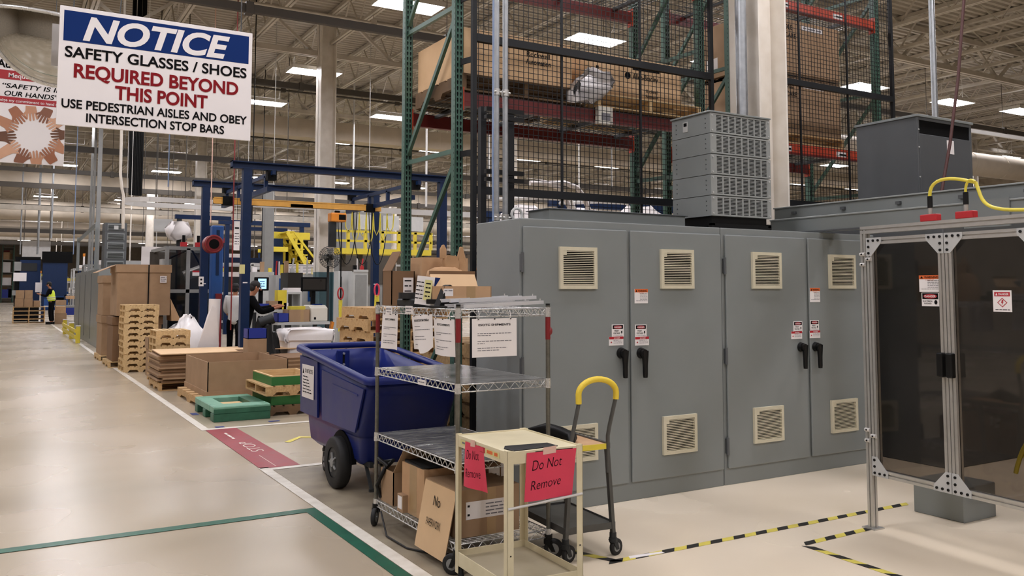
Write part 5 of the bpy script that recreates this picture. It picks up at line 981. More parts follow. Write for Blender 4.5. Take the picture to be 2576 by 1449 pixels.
# oval raceway and black cable drop
a0 = A(318, 498, 20.4); pts = [V((a0.x + 2.6, 20.4, a0.z))] + [V((a0.x + .7 + .7 * math.cos(math.pi / 2 + i * math.pi / 10), 21.1 + (-.7) * math.sin(math.pi / 2 + i * math.pi / 10), a0.z)) for i in range(11)] + [V((a0.x + 2.6, 21.8, a0.z)), V((a0.x + 2.6, 21.8, a0.z))]
mb = MB('alu_white')
for i in range(len(pts) - 2): mb.bar(pts[i], pts[i + 1], .03, .11)
[mb.cyl((p.x, p.y, p.z + .05), (p.x, p.y, 8.56), .008, 5) for p in (pts[0], pts[4], pts[8], pts[-1])]; tag(mb.build('cable_raceway'), 'flat oval aluminium raceway hanging below the notice board', 'raceway')
mb = MB('alu_white').box(a0.x + 2.6, a0.x + 8.6, 20.38, 20.42, a0.z - .07, a0.z + .07); [mb.cyl((a0.x + k, 20.4, a0.z + .05), (a0.x + k, 20.4, 8.56), .008, 5) for k in (3.2, 5.6, 8.2)]; tag(mb.build('cable_raceway'), 'straight silver raceway behind the blue crane frame', 'raceway')
a = A(343, 330, 21.0); b = A(343, 492, 21.0); t = T('cable_bundle', 'thick bundle of black cables hanging below the notice board', 'cable bundle', (a.x, 21.0, b.z))
for k in range(9):
    x = (k - 4) * .034; mb = MB('cable_black').tube([(x, .02 * (k % 3), 4.6), (x * 1.1, .03 * (k % 2), 2), (x + .01, 0, .8), (x * .9 + .02, 0, 0)], .02, 6); mb.build('cable', t)
p = A(322, 480, 20.3); mb = MB('col_white').tube([(A(303, 340, 20.3).x, 20.3, 8.1), (A(303, 440, 20.3).x, 20.3, p.z + .35), (A(306, 490, 20.3).x, 20.3, p.z + .05), (A(310, 500, 20.3).x, 20.3, p.z - .1), (A(310, 560, 20.3).x, 20.3, 2.9)], .03, 8); tag(mb.build('drop_pipe'), 'white bent pipe at the end of the oval raceway', 'pipe')
# ================================================================ BLUE WORKSTATION CRANE
t = T('bridge_crane', 'blue free-standing workstation crane with amber bridge rail', 'crane'); X0_, X1_, Ya, Yb = 3.68, 7.5, 15.4, 18.95
for x in (X0_, X1_):
    for y in (Ya, Yb):
        z = A(615, 425, Ya).z if y == Ya else A(510, 470, Yb).z
        mb = MB('crane_blue').box(x - .075, x + .075, y - .075, y + .075, .015, z); mb.box(x - .16, x + .16, y - .16, y + .16, 0, .015); mb.mat('paper').box(x - .05, x + .03, y - .0775, y - .0755, 1.7, 1.72)
        mb.build('post', t)
zA = A(615, 425, Ya).z; zB = A(510, 470, Yb).z
for y, z, xa in ((Ya, zA, A(582, 415, Ya).x), (Yb, zB, A(485, 460, Yb).x)):
    mb = MB('crane_blue').box(xa, X1_ + .1, y - .08, y + .08, z + .11, z + .13); mb.box(xa, X1_ + .1, y - .08, y + .08, z, z + .02); mb.box(xa, X1_ + .1, y - .01, y + .01, z, z + .13); mb.box(xa, xa + .01, y - .08, y + .08, z, z + .13); mb.build('header_beam', t)
zr = zB - .2
for xr in (A(570, 480, Yb).x - .0, A(905, 480, Yb - .5).x):
    mb = MB('crane_blue').bar((xr, Ya - .2, zr + .1), (xr, Yb + .1, zr + .1), .06, .07); mb.bar((xr, Ya + .1, zr - .16), (xr, Yb + .3, zr - .16), .08, .09)
    for k in range(4): y = Ya + .35 + k * 1.05; mb.box(xr - .03, xr + .03, y - .04, y + .04, zr - .12, zr + .1)
    mb.mat('near_black').box(xr - .08, xr + .08, Ya - .08, Ya + .08, zr - .02, zA + .0); mb.box(xr - .08, xr + .08, Yb - .08, Yb + .08, zr + .1, zB); mb.build('runway_rail', t)
yb_ = 17.6; L0 = A(537, 505, yb_); L1 = A(957, 524, yb_); zc = (L0.z + L1.z) / 2
mb = MB('crane_yellow').box(L0.x, L1.x, yb_ - .045, yb_ + .045, zc - .065, zc + .065); mb.box(L0.x, L1.x, yb_ - .052, yb_ + .052, zc - .065, zc - .045); mb.box(L0.x, L1.x, yb_ - .052, yb_ + .052, zc + .045, zc + .065); br_ = mb.build('bridge_rail', t)
for x in (A(572, 505, yb_).x, A(930, 520, yb_).x): MB('near_black').box(x - .1, x + .1, yb_ - .07, yb_ + .07, zc - .09, zc + .09).build('end_truck', t); mb = MB('paper').box(A(730, 512, yb_).x, A(785, 512, yb_).x, yb_ - .06, yb_ - .0525, zc - .06, zc - .0); mb.build('label', br_)
hx = A(848, 548, yb_); t = T('chain_hoist', 'orange electric chain hoist hanging from the amber bridge rail', 'hoist', (hx.x, yb_, hx.z)); MB('hoist_orange').box(-.17, .17, -.12, .12, -.09, .1).build('motor_body', t, .02, 2); MB('near_black').box(-.0, .15, -.125, -.121, -.05, .06).build('name_panel', t)
MB('near_black').box(-.05, .05, -.03, .03, .1, zc - hx.z - .09).build('hook', t); MB('near_black').tube([(.1, 0, -.09), (.1, 0, -1.75)], .012, 6).build('chain', t)
mb = MB('dark_grey'); mb.loft([rrect(-.1, 0, .16, .14, .04, z, 3) for z in (-.62, -.5, -.2, -.1)]); mb.build('chain_bag', t)
mb = MB('red'); mb.tube([V((.1 + .06 * math.cos(a), 0, -1.6 + .12 * math.sin(a))) for a in [i * math.pi / 8 for i in range(16)]], .016, 6, closed=True); mb.build('sling_ring', t)
mb = MB('cable_yellow')
for k in range(3): mb.tube([(.07 + k * .03, 0, -1.74), (.08 + k * .02, 0, -2.1), (.07 + k * .03, 0, -2.4)], .014, 5)
mb.build('sling', t)
fx = A(915, 525, yb_); mb = MB('cable_yellow')
for k in range(7):
    x = fx.x - .42 + k * .16; d = (.55, .75, .62, .8, .58, .7, .5)[k]; mb.tube([(x, yb_, zc - .1), (x + .02, yb_, zc - d * .8), (x + .08, yb_, zc - d), (x + .14, yb_, zc - d * .8), (x + .16, yb_, zc - .1)], .013, 5)
tag(mb.build('festoon_cable'), 'yellow festoon cable looping under the right end of the amber rail', 'cable')
mb = MB('cable_black')
for k in range(3): x = fx.x - .6 + k * .35; mb.tube(bez(V((x, yb_ - .05, zc - .1)), V((x + .05, yb_, zc - 1.6)), V((x + .4, yb_, zc - 1.6)), V((x + .45, yb_, zc - .1))), .01, 5)
tag(mb.build('festoon_cable'), 'black control cables drooping beside the yellow festoon', 'cable')
c = A(948, 730, 16.3); mb = MB('pink'); mb.tube([c + V((.05 * math.cos(a), 0, .12 * math.sin(a))) for a in [i * math.pi / 8 for i in range(16)]], .018, 6, closed=True); mb.mat('cable_yellow')
for k in range(3): mb.tube([c + V((-.03 + k * .03, 0, -.1)), c + V((-.04 + k * .04, 0, -.5))], .02, 5)
tag(mb.build('lifting_sling'), 'red ring with yellow slings hanging by the right rear crane post', 'sling')
mb = MB('paper').box(-.05, .05, -.004, 0, -.1, .1); mb.mat('ink'); mb.ball((0, -.004, .04), .022, (1, .1, 1)); mb.ball((0, -.004, -.04), .022, (1, .1, 1)); o = A(506, 708, Yb - .08); tag(mb.build('tag_plate', loc=o), 'white plate with two dark dots on the far left crane post', 'plate')
mb = MB('paper_yellow').box(-.03, .06, -.004, 0, -.08, .08); tag(mb.build('note', loc=A(607, 677, Ya - .08)), 'yellow note stuck to the near left crane post', 'note')
# ================================================================ THE HALL BEHIND
def span(px0, px1, py0, py1, Y):
    a = A(px0, py1, Y); b = A(px1, py0, Y); c = A((px0 + px1) / 2, py0, Y); d = A((px0 + px1) / 2, py1, Y); return a.x, b.x, max(0.0, d.z), c.z
def block(name, label, cat, px0, px1, py0, py1, Y, dep, mat, floor=False, bevel=0., group=None):
    x0, x1, z0, z1 = span(px0, px1, py0, py1, Y); z0 = 0.0 if floor else z0
    t = T(name, label, cat, ((x0 + x1) / 2, Y, z0), 0, group); MB(mat).box(-(x1 - x0) / 2, (x1 - x0) / 2, 0, dep, 0, z1 - z0).build('body', t, bevel); return t, x1 - x0, z1 - z0
# ---- people
def skin_mesh(name, parent, mat, vs, es, rs, lev=2):
    me = bpy.data.meshes.new(name); me.from_pydata([tuple(v) for v in vs], es, []); me.materials.append(M[mat]); o = bpy.data.objects.new(name, me); COL.objects.link(o); o.parent = parent
    o.modifiers.new('skin', 'SKIN').use_smooth_shade = True; ly = me.skin_vertices[0].data if me.skin_vertices else None
    if ly is None: me.attributes.new('skin', 'FLOAT', 'POINT')
    for i, r in enumerate(rs): ly[i].radius = r if isinstance(r, tuple) else (r, r); ly[i].use_root = (i == 0)
    s = o.modifiers.new('sub', 'SUBSURF'); s.levels = lev; s.render_levels = lev; return o
def skin_obj(name, parent, mat, vs, es, rs, lev=2):
    import bmesh
    bm = bmesh.new(); L = bm.verts.layers.skin.verify(); bv = [bm.verts.new(v) for v in vs]
    for v, r in zip(bv, rs): v[L].radius = r if isinstance(r, tuple) else (r, r)
    bv[0][L].use_root = True
    for a, b in es: bm.edges.new((bv[a], bv[b]))
    me = bpy.data.meshes.new(name); bm.to_mesh(me); bm.free(); me.materials.append(M[mat]); o = bpy.data.objects.new(name, me); COL.objects.link(o); o.parent = parent
    o.modifiers.new('skin', 'SKIN').use_smooth_shade = True; s = o.modifiers.new('sub', 'SUBSURF'); s.levels = lev; s.render_levels = lev; return o
def person(label, loc, rz, h, lean, arms, top, legs, vest=None, group=None):
    # faces local +x; lean = forward tilt of the trunk in radians; arms = [(elbow, wrist)] for left (+y) and right (-y), relative to the shoulder
    t = T('person', label, 'person', loc, rz, group); k = h / 1.75; P = lambda x, y, z: V((x * k, y * k, z * k)); hip = P(0, 0, .93)
    def tr(x, y, z): c, s = math.cos(lean), math.sin(lean); return hip + P(x * c + z * s, y, -x * s + z * c)
    sh = [tr(0, .19, .50), tr(0, -.19, .50)]; neck = tr(.01, 0, .57); head = tr(.045, 0, .73)
    kn = [P(.03, .1, .5), P(.0, -.1, .5)]; an = [P(-.02, .1, .09), P(-.04, -.1, .09)]; toe = [P(.14, .11, .03), P(.12, -.11, .03)]
    vs = [hip, tr(0, 0, .2), tr(0, 0, .42), neck, tr(.03, 0, .64), head, tr(.05, 0, .8)]; rs = [(.12 * k, .09 * k), (.1 * k, .075 * k), (.1 * k, .07 * k), .05 * k, .06 * k, (.075 * k, .095 * k), .06 * k]; es = [(0, 1), (1, 2), (2, 3), (3, 4), (4, 5), (5, 6)]
    W_ = []
    for i, s in enumerate((1, -1)):
        el = sh[i] + P(*arms[i][0]); wr = el + P(*arms[i][1]); hd = wr + (wr - el).normalized() * .09 * k; W_.append((sh[i], el, wr, hd)); b = len(vs)
        vs += [sh[i], el, wr, hd]; rs += [.045 * k, .036 * k, .028 * k, .034 * k]; es += [(2, b), (b, b + 1), (b + 1, b + 2), (b + 2, b + 3)]
        b = len(vs); fd = (wr - el).normalized(); sd = V((0, s, 0)); 
        vs += [hd + fd * .07 * k + sd * .02 * k * f for f in (-1.3, -.4, .5, 1.3)] + [wr + fd * .05 * k - sd * .05 * k]; rs += [.009 * k] * 5; es += [(b - 1, b + f) for f in range(4)] + [(b - 2, b + 4)]
        b = len(vs); vs += [hip + P(0, s * .1, -.03), kn[i], an[i], toe[i]]; rs += [.085 * k, .06 * k, .042 * k, .035 * k]; es += [(0, b), (b, b + 1), (b + 1, b + 2), (b + 2, b + 3)]
    skin_obj('body', t, 'skin', vs, es, rs)
    # face features
    hx = (tr(.2, 0, .73) - head).normalized(); up = (tr(.05, 0, .9) - head).normalized(); mb = MB('skin'); mb.ball(head + hx * .1 * k - up * .01 * k, .018 * k, (1, .8, 1.3)); [mb.ball(head + V((0, s * .078 * k, 0)), .024 * k, (.7, .4, 1.2)) for s in (1, -1)]; mb.build('nose_and_ears', t)
    mb = MB('hair'); mb.ball(head + up * .045 * k - hx * .02 * k, .098 * k, (1.0, .86, .95)); mb.ball(head - hx * .05 * k - up * .01 * k, .08 * k, (.8, .95, 1.1)); mb.build('hair', t); mb = MB('black'); [mb.ball(head + hx * .088 * k + V((0, s * .03 * k, 0)) + up * .02 * k, .011 * k) for s in (1, -1)]; mb.build('eyes', t)
    jv = [tr(0, 0, -.15), tr(0, 0, .2), tr(0, 0, .4), tr(.0, 0, .55)]; jr = [(.17 * k, .135 * k), (.16 * k, .13 * k), (.19 * k, .14 * k), .085 * k]; je = [(0, 1), (1, 2), (2, 3)]
    for a in W_: b = len(jv); jv += [a[0], a[1], a[1] + (a[2] - a[1]) * .92]; jr += [.085 * k, .062 * k, .046 * k]; je += [(2, b), (b, b + 1), (b + 1, b + 2)]
    skin_obj('jacket', t, top, jv, je, jr)
    tv = [hip + P(0, 0, .02)]; tr_ = [(.125 * k, .1 * k)]; te = []
    for i, s in enumerate((1, -1)): b = len(tv); tv += [hip + P(0, s * .1, -.06), kn[i], an[i] + P(0, 0, .02)]; tr_ += [.1 * k, .078 * k, .07 * k]; te += [(0, b), (b, b + 1), (b + 1, b + 2)]
    skin_obj('trousers', t, legs, tv, te, tr_)
    for i in (0, 1): mb = MB('black'); mb.loft([[an[i] + P(x * (1 if x > 0 else 1), y, 0) * 1 + V((0, 0, z - an[i].z)) for x, y in ((-.07, -.045), (.1, -.05), (.2, -.03), (.2, .03), (.1, .05), (-.07, .045))] for z in (.0, .06 * k, .1 * k)]); mb.build('shoe', t)
    if vest:
        vv = [tr(0, 0, -.04), tr(0, 0, .2), tr(0, 0, .4), tr(0, 0, .52)]; skin_obj('vest', t, vest, vv, [(0, 1), (1, 2), (2, 3)], [(.2 * k, .165 * k), (.195 * k, .16 * k), (.21 * k, .17 * k), (.13 * k, .11 * k)])
        mb = MB('paper'); 
        for z in (.12, .2): p = tr(0, 0, z); mb.tube([p + V((.165 * k * math.cos(a), .2 * k * math.sin(a), 0)) for a in [i * math.pi / 10 for i in range(20)]], .012 * k, 4, closed=True)
        mb.build('reflective_band', t)
    return t
p = A(618, 700, 16.25); person('person in black bending over the workbench, behind the near left crane post', (p.x - .02, 16.25, 0), -.1, 1.74, .22, (((.2, .02, -.2), (.26, -.02, .06)), ((.16, -.05, -.24), (.28, .03, .08))), 'cloth_black', 'cloth_black')
p = A(592, 700, 20.6); person('person in white shirt standing behind the person in black', (p.x, 20.6, 0), 1.2, 1.7, .05, (((.05, .03, -.28), (.2, 0, -.08)), ((.05, -.03, -.28), (.18, 0, -.1))), 'cloth_white', 'cloth_black')
p = A(128, 815, 44.6); person('person in dark clothes and yellow hi-vis vest at the end of the aisle', (p.x, 44.6, 0), math.pi - .25, 1.9, .12, (((.1, .03, -.26), (.24, -.05, .08)), ((.08, -.03, -.27), (.25, .05, .06))), 'cloth_black', 'cloth_black', 'hivis')
# ---- far end of the aisle
for k in range(4):
    lb = 'weathered pallet in the far aisle stack, ' + ('topmost', 'second from top', 'third from top', 'bottom one')[3 - k]; x0, x1, z0, z1 = span(31, 114, 772, 815, 46.4)
    pallet(((x0 + x1) / 2, 47.0, k * .19), x1 - x0, 1.1, lb, 0, .188, 'wood', 'pallets in the far aisle stack')
for n_, (a, b, c, d, lb) in enumerate(((39, 62, 730, 751, 'upper left carton on the far pallets'), (62, 83, 730, 751, 'upper right carton on the far pallets'), (37, 60, 751, 772, 'lower left carton on the far pallets'), (60, 83, 751, 772, 'lower right carton on the far pallets'), (84, 101, 757, 772, 'small carton at the right end of the far pallets'))):
    x0, x1, z0, z1 = span(a, b, c, d, 46.5); carton('cardboard_box', lb, ((x0 + x1) / 2, 46.9, .765 + (.0 if c > 745 else (A(50, 751, 46.5).z - A(50, 772, 46.5).z) + .003)), 0, x1 - x0 - .01, .8, z1 - z0 - .004, 'card')
for a, b, c, d, lb, m_ in ((140, 166, 771, 788, 'upper carton beside the person in the hi-vis vest', 'card_light'), (139, 168, 788, 810, 'lower carton beside the person in the hi-vis vest', 'card')):
    x0, x1, z0, z1 = span(a, b, c, d, 44.8); t = carton('cardboard_box', lb, ((x0 + x1) / 2, 45.2, max(.0, z0) if c < 780 else 0), 0, x1 - x0, .8, (z1 - z0) if c < 780 else A(150, 788, 44.8).z - .004, m_)
t, w_, h_ = block('shelving_booth', 'dark shelving booth with blue panels and white papers, far left', 'booth', 33, 103, 646, 812, 49.5, 1.0, 'near_black', True)
mb = MB('crane_blue').box(-.35, .55, -.03, 0, h_ * .3, h_ * .95); mb.mat('dark_grey').box(-.3, .4, -.05, -.03, h_ * .78, h_ * .9); mb.build('panel', t); mb = MB('paper').box(-.62, -.05, -.06, -.03, h_ * .62, h_ * .75); mb.box(.35, .72, -.06, -.03, h_ * .45, h_ * .6); mb.build('paper_sheet', t)
mb = MB('grey').box(-.6, -.3, -.1, -.02, h_ * .78, h_ * .92); mb.box(-.65, -.35, -.1, -.02, h_ * .4, h_ * .48); mb.build('supply', t)
t, w_, h_ = block('panel_board', 'tall blue tool board behind the person in the hi-vis vest', 'board', 105, 171, 650, 745, 48.5, .3, 'crane_blue')
t.location.z = 0; [setattr(c, 'location', (0, 0, A(130, 745, 48.5).z)) for c in t.children]
mb = MB('near_black').box(-.6, .75, -.03, 0, 2.9, 3.45); mb.build('dark_window', t); MB('crane_blue').box(-w_ / 2, -w_ / 2 + .1, .0, .3, 0, 1.3).build('leg', t); MB('crane_blue').box(w_ / 2 - .1, w_ / 2, .0, .3, 0, 1.3).build('leg', t)
t, w_, h_ = block('bench', 'cluttered bench with blue cloth at the end of the aisle', 'bench', 140, 200, 768, 774, 47.2, 1.0, 'grey'); z_ = t.location.z; MB('tote_blue').box(-.3, .3, -.02, .6, -.35, -.01).build('blue_cloth', t)
for x in (-w_ / 2 + .05, w_ / 2 - .05): MB('dark_grey').box(x - .04, x + .04, .1, .2, -z_, 0).build('leg', t)
for a, b, c, d, m_, lb in ((142, 168, 725, 738, 'card', 'brown carton on the far bench'), (168, 190, 712, 720, 'card_light', 'pale flat carton on the far bench shelf')):
    x0, x1, z0, z1 = span(a, b, c, d, 47.4); carton('cardboard_box', lb, ((x0 + x1) / 2, 47.8, h_ + z_ + (.0 if a < 150 else .3)), 0, x1 - x0, .6, z1 - z0, m_)
t = T('storage_rack', 'tall green storage rack loaded with supplies at the far left edge', 'rack', (.15, 118, 0))
for x in (0, 1.15):
    for y in (0, 8): MB('rack_green').box(x - .05, x + .05, y - .08, y + .08, 0, 7.6).build('post', t)
for k, z in enumerate((.5, 2.0, 3.5, 5.0, 6.5)): MB('grey').box(-.05, 1.2, 0, 8, z, z + .05).build('shelf', t)
r_ = random.Random(4)
for k, z in enumerate((.55, 2.05, 3.55, 5.05)):
    for y in range(5):
        m_ = r_.choice(('card', 'tote_blue', 'paper', 'dark_grey', 'tool_red', 'card_light', 'near_black')); w_ = r_.uniform(.5, 1.0); o = MB(m_).box(0, w_, 0, r_.uniform(.6, 1.2), 0, r_.uniform(.7, 1.3)).build('storage_bin', loc=(.2, 118.2 + y * 1.6, z + .001)); tag(o, 'supply bin on the storage rack at the far left edge', 'bin', 'bins on the far left rack')
t, w_, h_ = block('curtain_screen', 'pale fabric screen hanging above the blue tool board', 'screen', 55, 128, 606, 652, 52, .1, 'cloth_white'); z_ = t.location.z
for x in (-w_ / 2, w_ / 2): MB('steel_dark').tube([(x * .9, .05, h_), (x * .9, .05, 8.2 - z_)], .02, 5).build('hanger', t)
# ---- machine guard cell behind the white bag
t = T('machine_cell', 'grey framed machine cell with clear panels left of the blue crane', 'machine cell'); Yc = 20.8
def mfr(x0, x1, z0, z1, y0, y1, w_, par, mats='grey', zs=()):
    for x in (x0, x1):
        for y in (y0, y1): MB(mats).box(x - w_, x + w_, y - w_, y + w_, 0, z1).build('post', par)
    for z in (z0, z1) + tuple(zs):
        for y in (y0, y1): MB(mats).box(x0 + w_, x1 - w_, y - w_, y + w_, z - w_, z + w_).build('rail', par)
        for x in (x0, x1): MB(mats).box(x - w_, x + w_, y0 + w_, y1 - w_, z - w_, z + w_).build('rail', par)
x0, x1, z0, z1 = span(415, 537, 625, 830, Yc); z0 = .25; mfr(x0, x1, z0, z1, Yc, Yc + 2.2, .04, t, 'grey', (1.55,)); xm = A(472, 700, Yc).x; MB('grey').box(xm - .04, xm + .04, Yc - .04, Yc + .04, 0, z1).build('post', t)
for a, b in ((x0, xm), (xm, x1)):
    for c, d in ((z0, 1.55), (1.55, z1)): MB('clear').box(a + .04, b - .04, Yc - .004, Yc + .004, c + .04, d - .04).build('clear_panel', t)
mb = MB('paper').box(xm + .1, xm + .33, Yc - .012, Yc - .006, 1.9, 2.02); mb.mat('danger_red').box(xm + .1, xm + .33, Yc - .013, Yc - .012, 1.98, 2.02); mb.build('warning_sticker', t)
t = T('assembly_machine', 'grey machine standing inside the clear panelled cell', 'machine', ((x0 + x1) / 2, Yc + .5, 0)); MB('dark_grey').box(-.62, .6, 0, 1.2, 0, 1.35).build('base', t); MB('steel_dark').box(-.62, .62, 1.25, 1.3, 1.1, 2.5).build('back_panel', t); MB('light_grey').box(-.5, -.3, .2, .6, 1.1, 2.3).build('column', t); MB('dark_grey').box(-.2, .5, .1, .9, 1.1, 1.6).build('press_head', t); mb = MB('alu'); mb.cyl((0, .3, 1.9), (.5, .3, 2.1), .12, 12); mb.build('spindle', t); mb = MB('cable_black'); mb.tube([(-.4, .1, 2.3), (.1, .0, 2.55), (.4, .2, 2.1)], .03, 6); mb.build('hose', t)
for px, lb in ((462, 'red beacon switch on the left of the clear cell roof'), (574 - 75, 'small red switch at right of the clear cell roof')):
    p = A(px, 612, Yc); o = MB('red').box(-.07, .07, -.05, .05, 0, .1); o.mat('near_black').cyl((0, 0, .1), (0, 0, .26), .035, 8); tag(o.build('interlock_switch', loc=(p.x, Yc, z1 + .04)), lb, 'safety switch')
p = A(458, 580, Yc + .6); t = T('robot_arm', 'white bagged robot arm above the clear panelled cell', 'robot arm', (p.x, Yc + 1.0, z1 - .3)); mb = MB('plastic_white'); mb.loft(crumple([rrect(0, 0, .5 * s, .35 * s, .1 * s, z, 4) for z, s in ((.55, .6), (.65, 1), (.8, 1.1), (.95, .7))], .05, 8)); mb.build('cover', t); MB('crane_blue').box(-.1, 1.2, -.06, .06, 1.05, 1.15).build('beam', t); MB('dark_grey').box(-.05, .05, -.05, .05, -z1 + .3, 1.1).build('stand', t)
p = A(411, 563, 23); t = T('hanging_sign', 'pale grey framed board hanging left of the white column', 'sign', (p.x, 23, p.z)); MB('light_grey').box(-.22, .22, -.02, .02, -.2, .12).build('board', t); mb = MB('wire'); [mb.tube([(x, 0, .1), (x, 0, 8.2 - p.z)], .006, 4) for x in (-.2, .2)]; mb.build('hanger', t)
p = A(389, 645, 24); t = T('hanging_sign', 'small white sheet hanging right of the distant louvred box', 'sign', (p.x, 24, p.z)); MB('paper').box(-.32, .32, -.01, .01, -.22, .25).build('board', t); mb = MB('wire'); [mb.tube([(x, 0, .2), (x, 0, 8.41 - p.z)], .006, 4) for x in (-.3, .3)]; mb.build('hanger', t)
# hose reel on its blue column
p = A(537, 614, 18.3); t = T('hose_reel', 'dark red round hose reel on the blue column beside the far left crane post', 'hose reel', (p.x, 18.4, p.z)); mb = MB('tool_red'); mb.cyl((0, -.16, 0), (0, .1, 0), .19, 28); mb.build('drum', t); mb = MB('near_black'); mb.cyl((0, -.175, 0), (0, -.161, 0), .1, 20); mb.build('hub', t); mb = MB('tool_red'); mb.tube([(.165 * math.cos(a), -.165, .165 * math.sin(a)) for a in [i * math.pi / 10 for i in range(20)]], .022, 6, closed=True); mb.build('rim', t)
t2 = T('blue_column', 'bright blue steel column that carries the red hose reel', 'column', (A(547, 614, 19.35).x, 19.35, 0)); x0, x1, z0, z1 = span(512, 553, 562, 730, 18.8); MB('bright_blue').box(-.11, .13, 0, .25, 0, z1).build('body', t2, .02); MB('crane_blue').box(-.02, .04, -.02, 0, 1.9, z1 - .1).build('rib', t2); MB('tool_red').box(-.02, .1, -.1, -.002, .0, 1.5).build('red_guard', t2)
# white film roll, white bag
p = A(522, 850, 15.9); t = T('film_roll', 'tall white roll of foam sheet unrolling beside the far left crane post', 'roll', (p.x + .06, 16.1, 0)); mb = MB('plastic_white').cyl((.06, 0, 0), (.09, 0, 1.42), .1, 20); mb.build('roll', t); mb = MB('plastic_white'); mb.prism([(-.05, -.12, 1.15), (.02, -.13, 1.3), (.1, -.12, 1.25), (.16, -.1, .62), (.1, -.12, .0), (-.32, -.14, .0), (-.26, -.14, .45), (-.2, -.15, .62)], (.0, .015, 0)); mb.build('loose_sheet', t)
p = A(478, 860, 17.6); t = T('plastic_bag', 'large white plastic waste bag behind the short pallet stack', 'bag', (p.x, 17.9, 0)); mb = MB('plastic_white'); mb.loft(crumple([rrect(0, 0, .72 * s, .6 * s, .2 * s, z, 5) for z, s in ((0, .9), (.3, 1.1), (.6, 1.1), (.75, .95), (.88, .6), (1.02, .32), (1.06, .12))], .055, 21)); mb.build('bag', t)
# ---- workbench group
def table(px0, px1, py, Y, dep, label, mat='light_grey', name='workbench', cat='workbench'):
    x0, x1, z0, z1 = span(px0, px1, py - 8, py, Y); t = T(name, label, cat, (x0, Y, 0)); w_ = x1 - x0; MB(mat).box(0, w_, 0, dep, z1 - .05, z1).build('top', t)
    for x in (.04, w_ - .04):
        for y in (.04, dep - .04): MB('dark_grey').box(x - .03, x + .03, y - .03, y + .03, 0, z1 - .05).build('leg', t)
    MB('dark_grey').box(.05, w_ - .05, .06, dep - .06, .3, .33).build('shelf', t); return x0, x1, z1
bx0, bx1, bz = table(636, 728, 787, 17.0, .9, 'cluttered workbench in front of the person in black')
cx0, cx1, cz = table(698, 830, 818, 15.6, .8, 'low grey bench carrying the printer and a carton')
def monitor(px0, px1, py0, py1, Y, label, on, stand_z):
    x0, x1, z0, z1 = span(px0, px1, py0, py1, Y); t = T('monitor', label, 'monitor', ((x0 + x1) / 2, Y, stand_z)); w_ = x1 - x0; MB('near_black').box(-w_ / 2, w_ / 2, 0, .05, z0 - stand_z, z1 - stand_z).build('bezel', t, .01); mb = MB('screen' if on else 'screen_dark').rect((0, -.001, z0 - stand_z), (1, 0, 0), (0, 0, 1), -w_ / 2 + (.07 if on else .03), w_ / 2 - (.05 if on else .03), (z1 - z0) * .12, (z1 - z0) * .88)
    if on:
        mb.mat('bright_blue')
        for i in range(3): mb.greek((0, -.002, z0 - stand_z), (1, 0, 0), (0, 0, 1), -w_ / 2 + .1, w_ * .2, (z1 - z0) * (.3 + .17 * i), .025, i)
    mb.build('screen', t); MB('near_black').box(-.04, .04, .05, .1, 0, z0 - stand_z + .1).build('stand', t); MB('near_black').box(-.14, .14, -.05, .2, 0, .015).build('foot', t)
monitor(640, 677, 697, 731, 17.3, 'monitor with a lit blue screen beside the person in black', True, bz); monitor(758, 823, 697, 733, 16.2, 'large dark monitor above the printer bench', False, cz)
t = T('shelf_rack', 'small raised shelf with papers behind the workbench', 'shelf', (A(722, 760, 18.2).x, 18.3, 0)); x0, x1, z0, z1 = span(722, 765, 735, 800, 18.2); w_ = x1 - x0; MB('light_grey').box(0, w_, 0, .6, z1 - .04, z1).build('top', t); [MB('light_grey').box(x, x + .05, 0, .6, 0, z1 - .04).build('side', t) for x in (0, w_ - .05)]
for k in range(3): tag(MB('paper').box(0, .34, 0, .4, 0, .03).build('paper_stack', loc=(t.location.x + .02 + k * .02, 18.35, z1 + .001 + k * .031)), ('bottom', 'middle', 'top')[k] + ' stack of papers on the raised shelf behind the bench', 'papers')
x0, x1, z0, z1 = span(783, 827, 768, 812, 15.65); t = T('printer', 'cream laser printer with blue control pad on the low bench', 'printer', ((x0 + x1) / 2, 15.7, cz + .001)); w_ = x1 - x0; h_ = z1 - cz; mb = MB('printer').prism([(-w_ / 2, 0, 0), (-w_ / 2, 0, h_ * .85), (-w_ / 2, .12, h_), (-w_ / 2, .45, h_), (-w_ / 2, .45, 0)], (w_, 0, 0)); mb.build('body', t, .015); MB('sign_blue').box(-.05, .1, .13, .3, h_, h_ + .02).build('control_pad', t); MB('near_black').box(-w_ * .3, -w_ * .18, -.003, 0, h_ * .12, h_ * .26).build('power_button', t)
x0, x1, z0, z1 = span(728, 782, 779, 812, 15.6); t = carton('cardboard_box', 'open brown carton of oddments beside the cream printer', ((x0 + x1) / 2, 15.85, cz + .001), 0, x1 - x0, .4, z1 - cz, 'card', [], lid=False, tape=.05)
mb = MB('cable_yellow').box(-.14, .14, -.1, .1, 0, .12); tag(mb.build('yellow_bag', loc=(t.location.x, 15.85, cz + z1 - cz - .06)), 'yellow bag poking out of the open carton by the printer', 'bag')
for px, py, lb, m_, w_ in ((707, 738, 'yellow parts bin on the workbench', 'safety_yellow', .17), (655, 772, 'dark blue parts bin left on the workbench', 'tote_blue', .3), (690, 765, 'brown wrapped part on the workbench', 'card', .26), (716, 770, 'pale bottle-like part on the workbench', 'paper', .09)):
    p = A(px, py, 17.2); tag(MB(m_).box(-w_ / 2, w_ / 2, 0, .25, 0, max(.1, A(px, py - 8, 17.2).z - bz)).build('parts_bin', loc=(p.x, 17.1, bz + .001)), lb, 'bin')
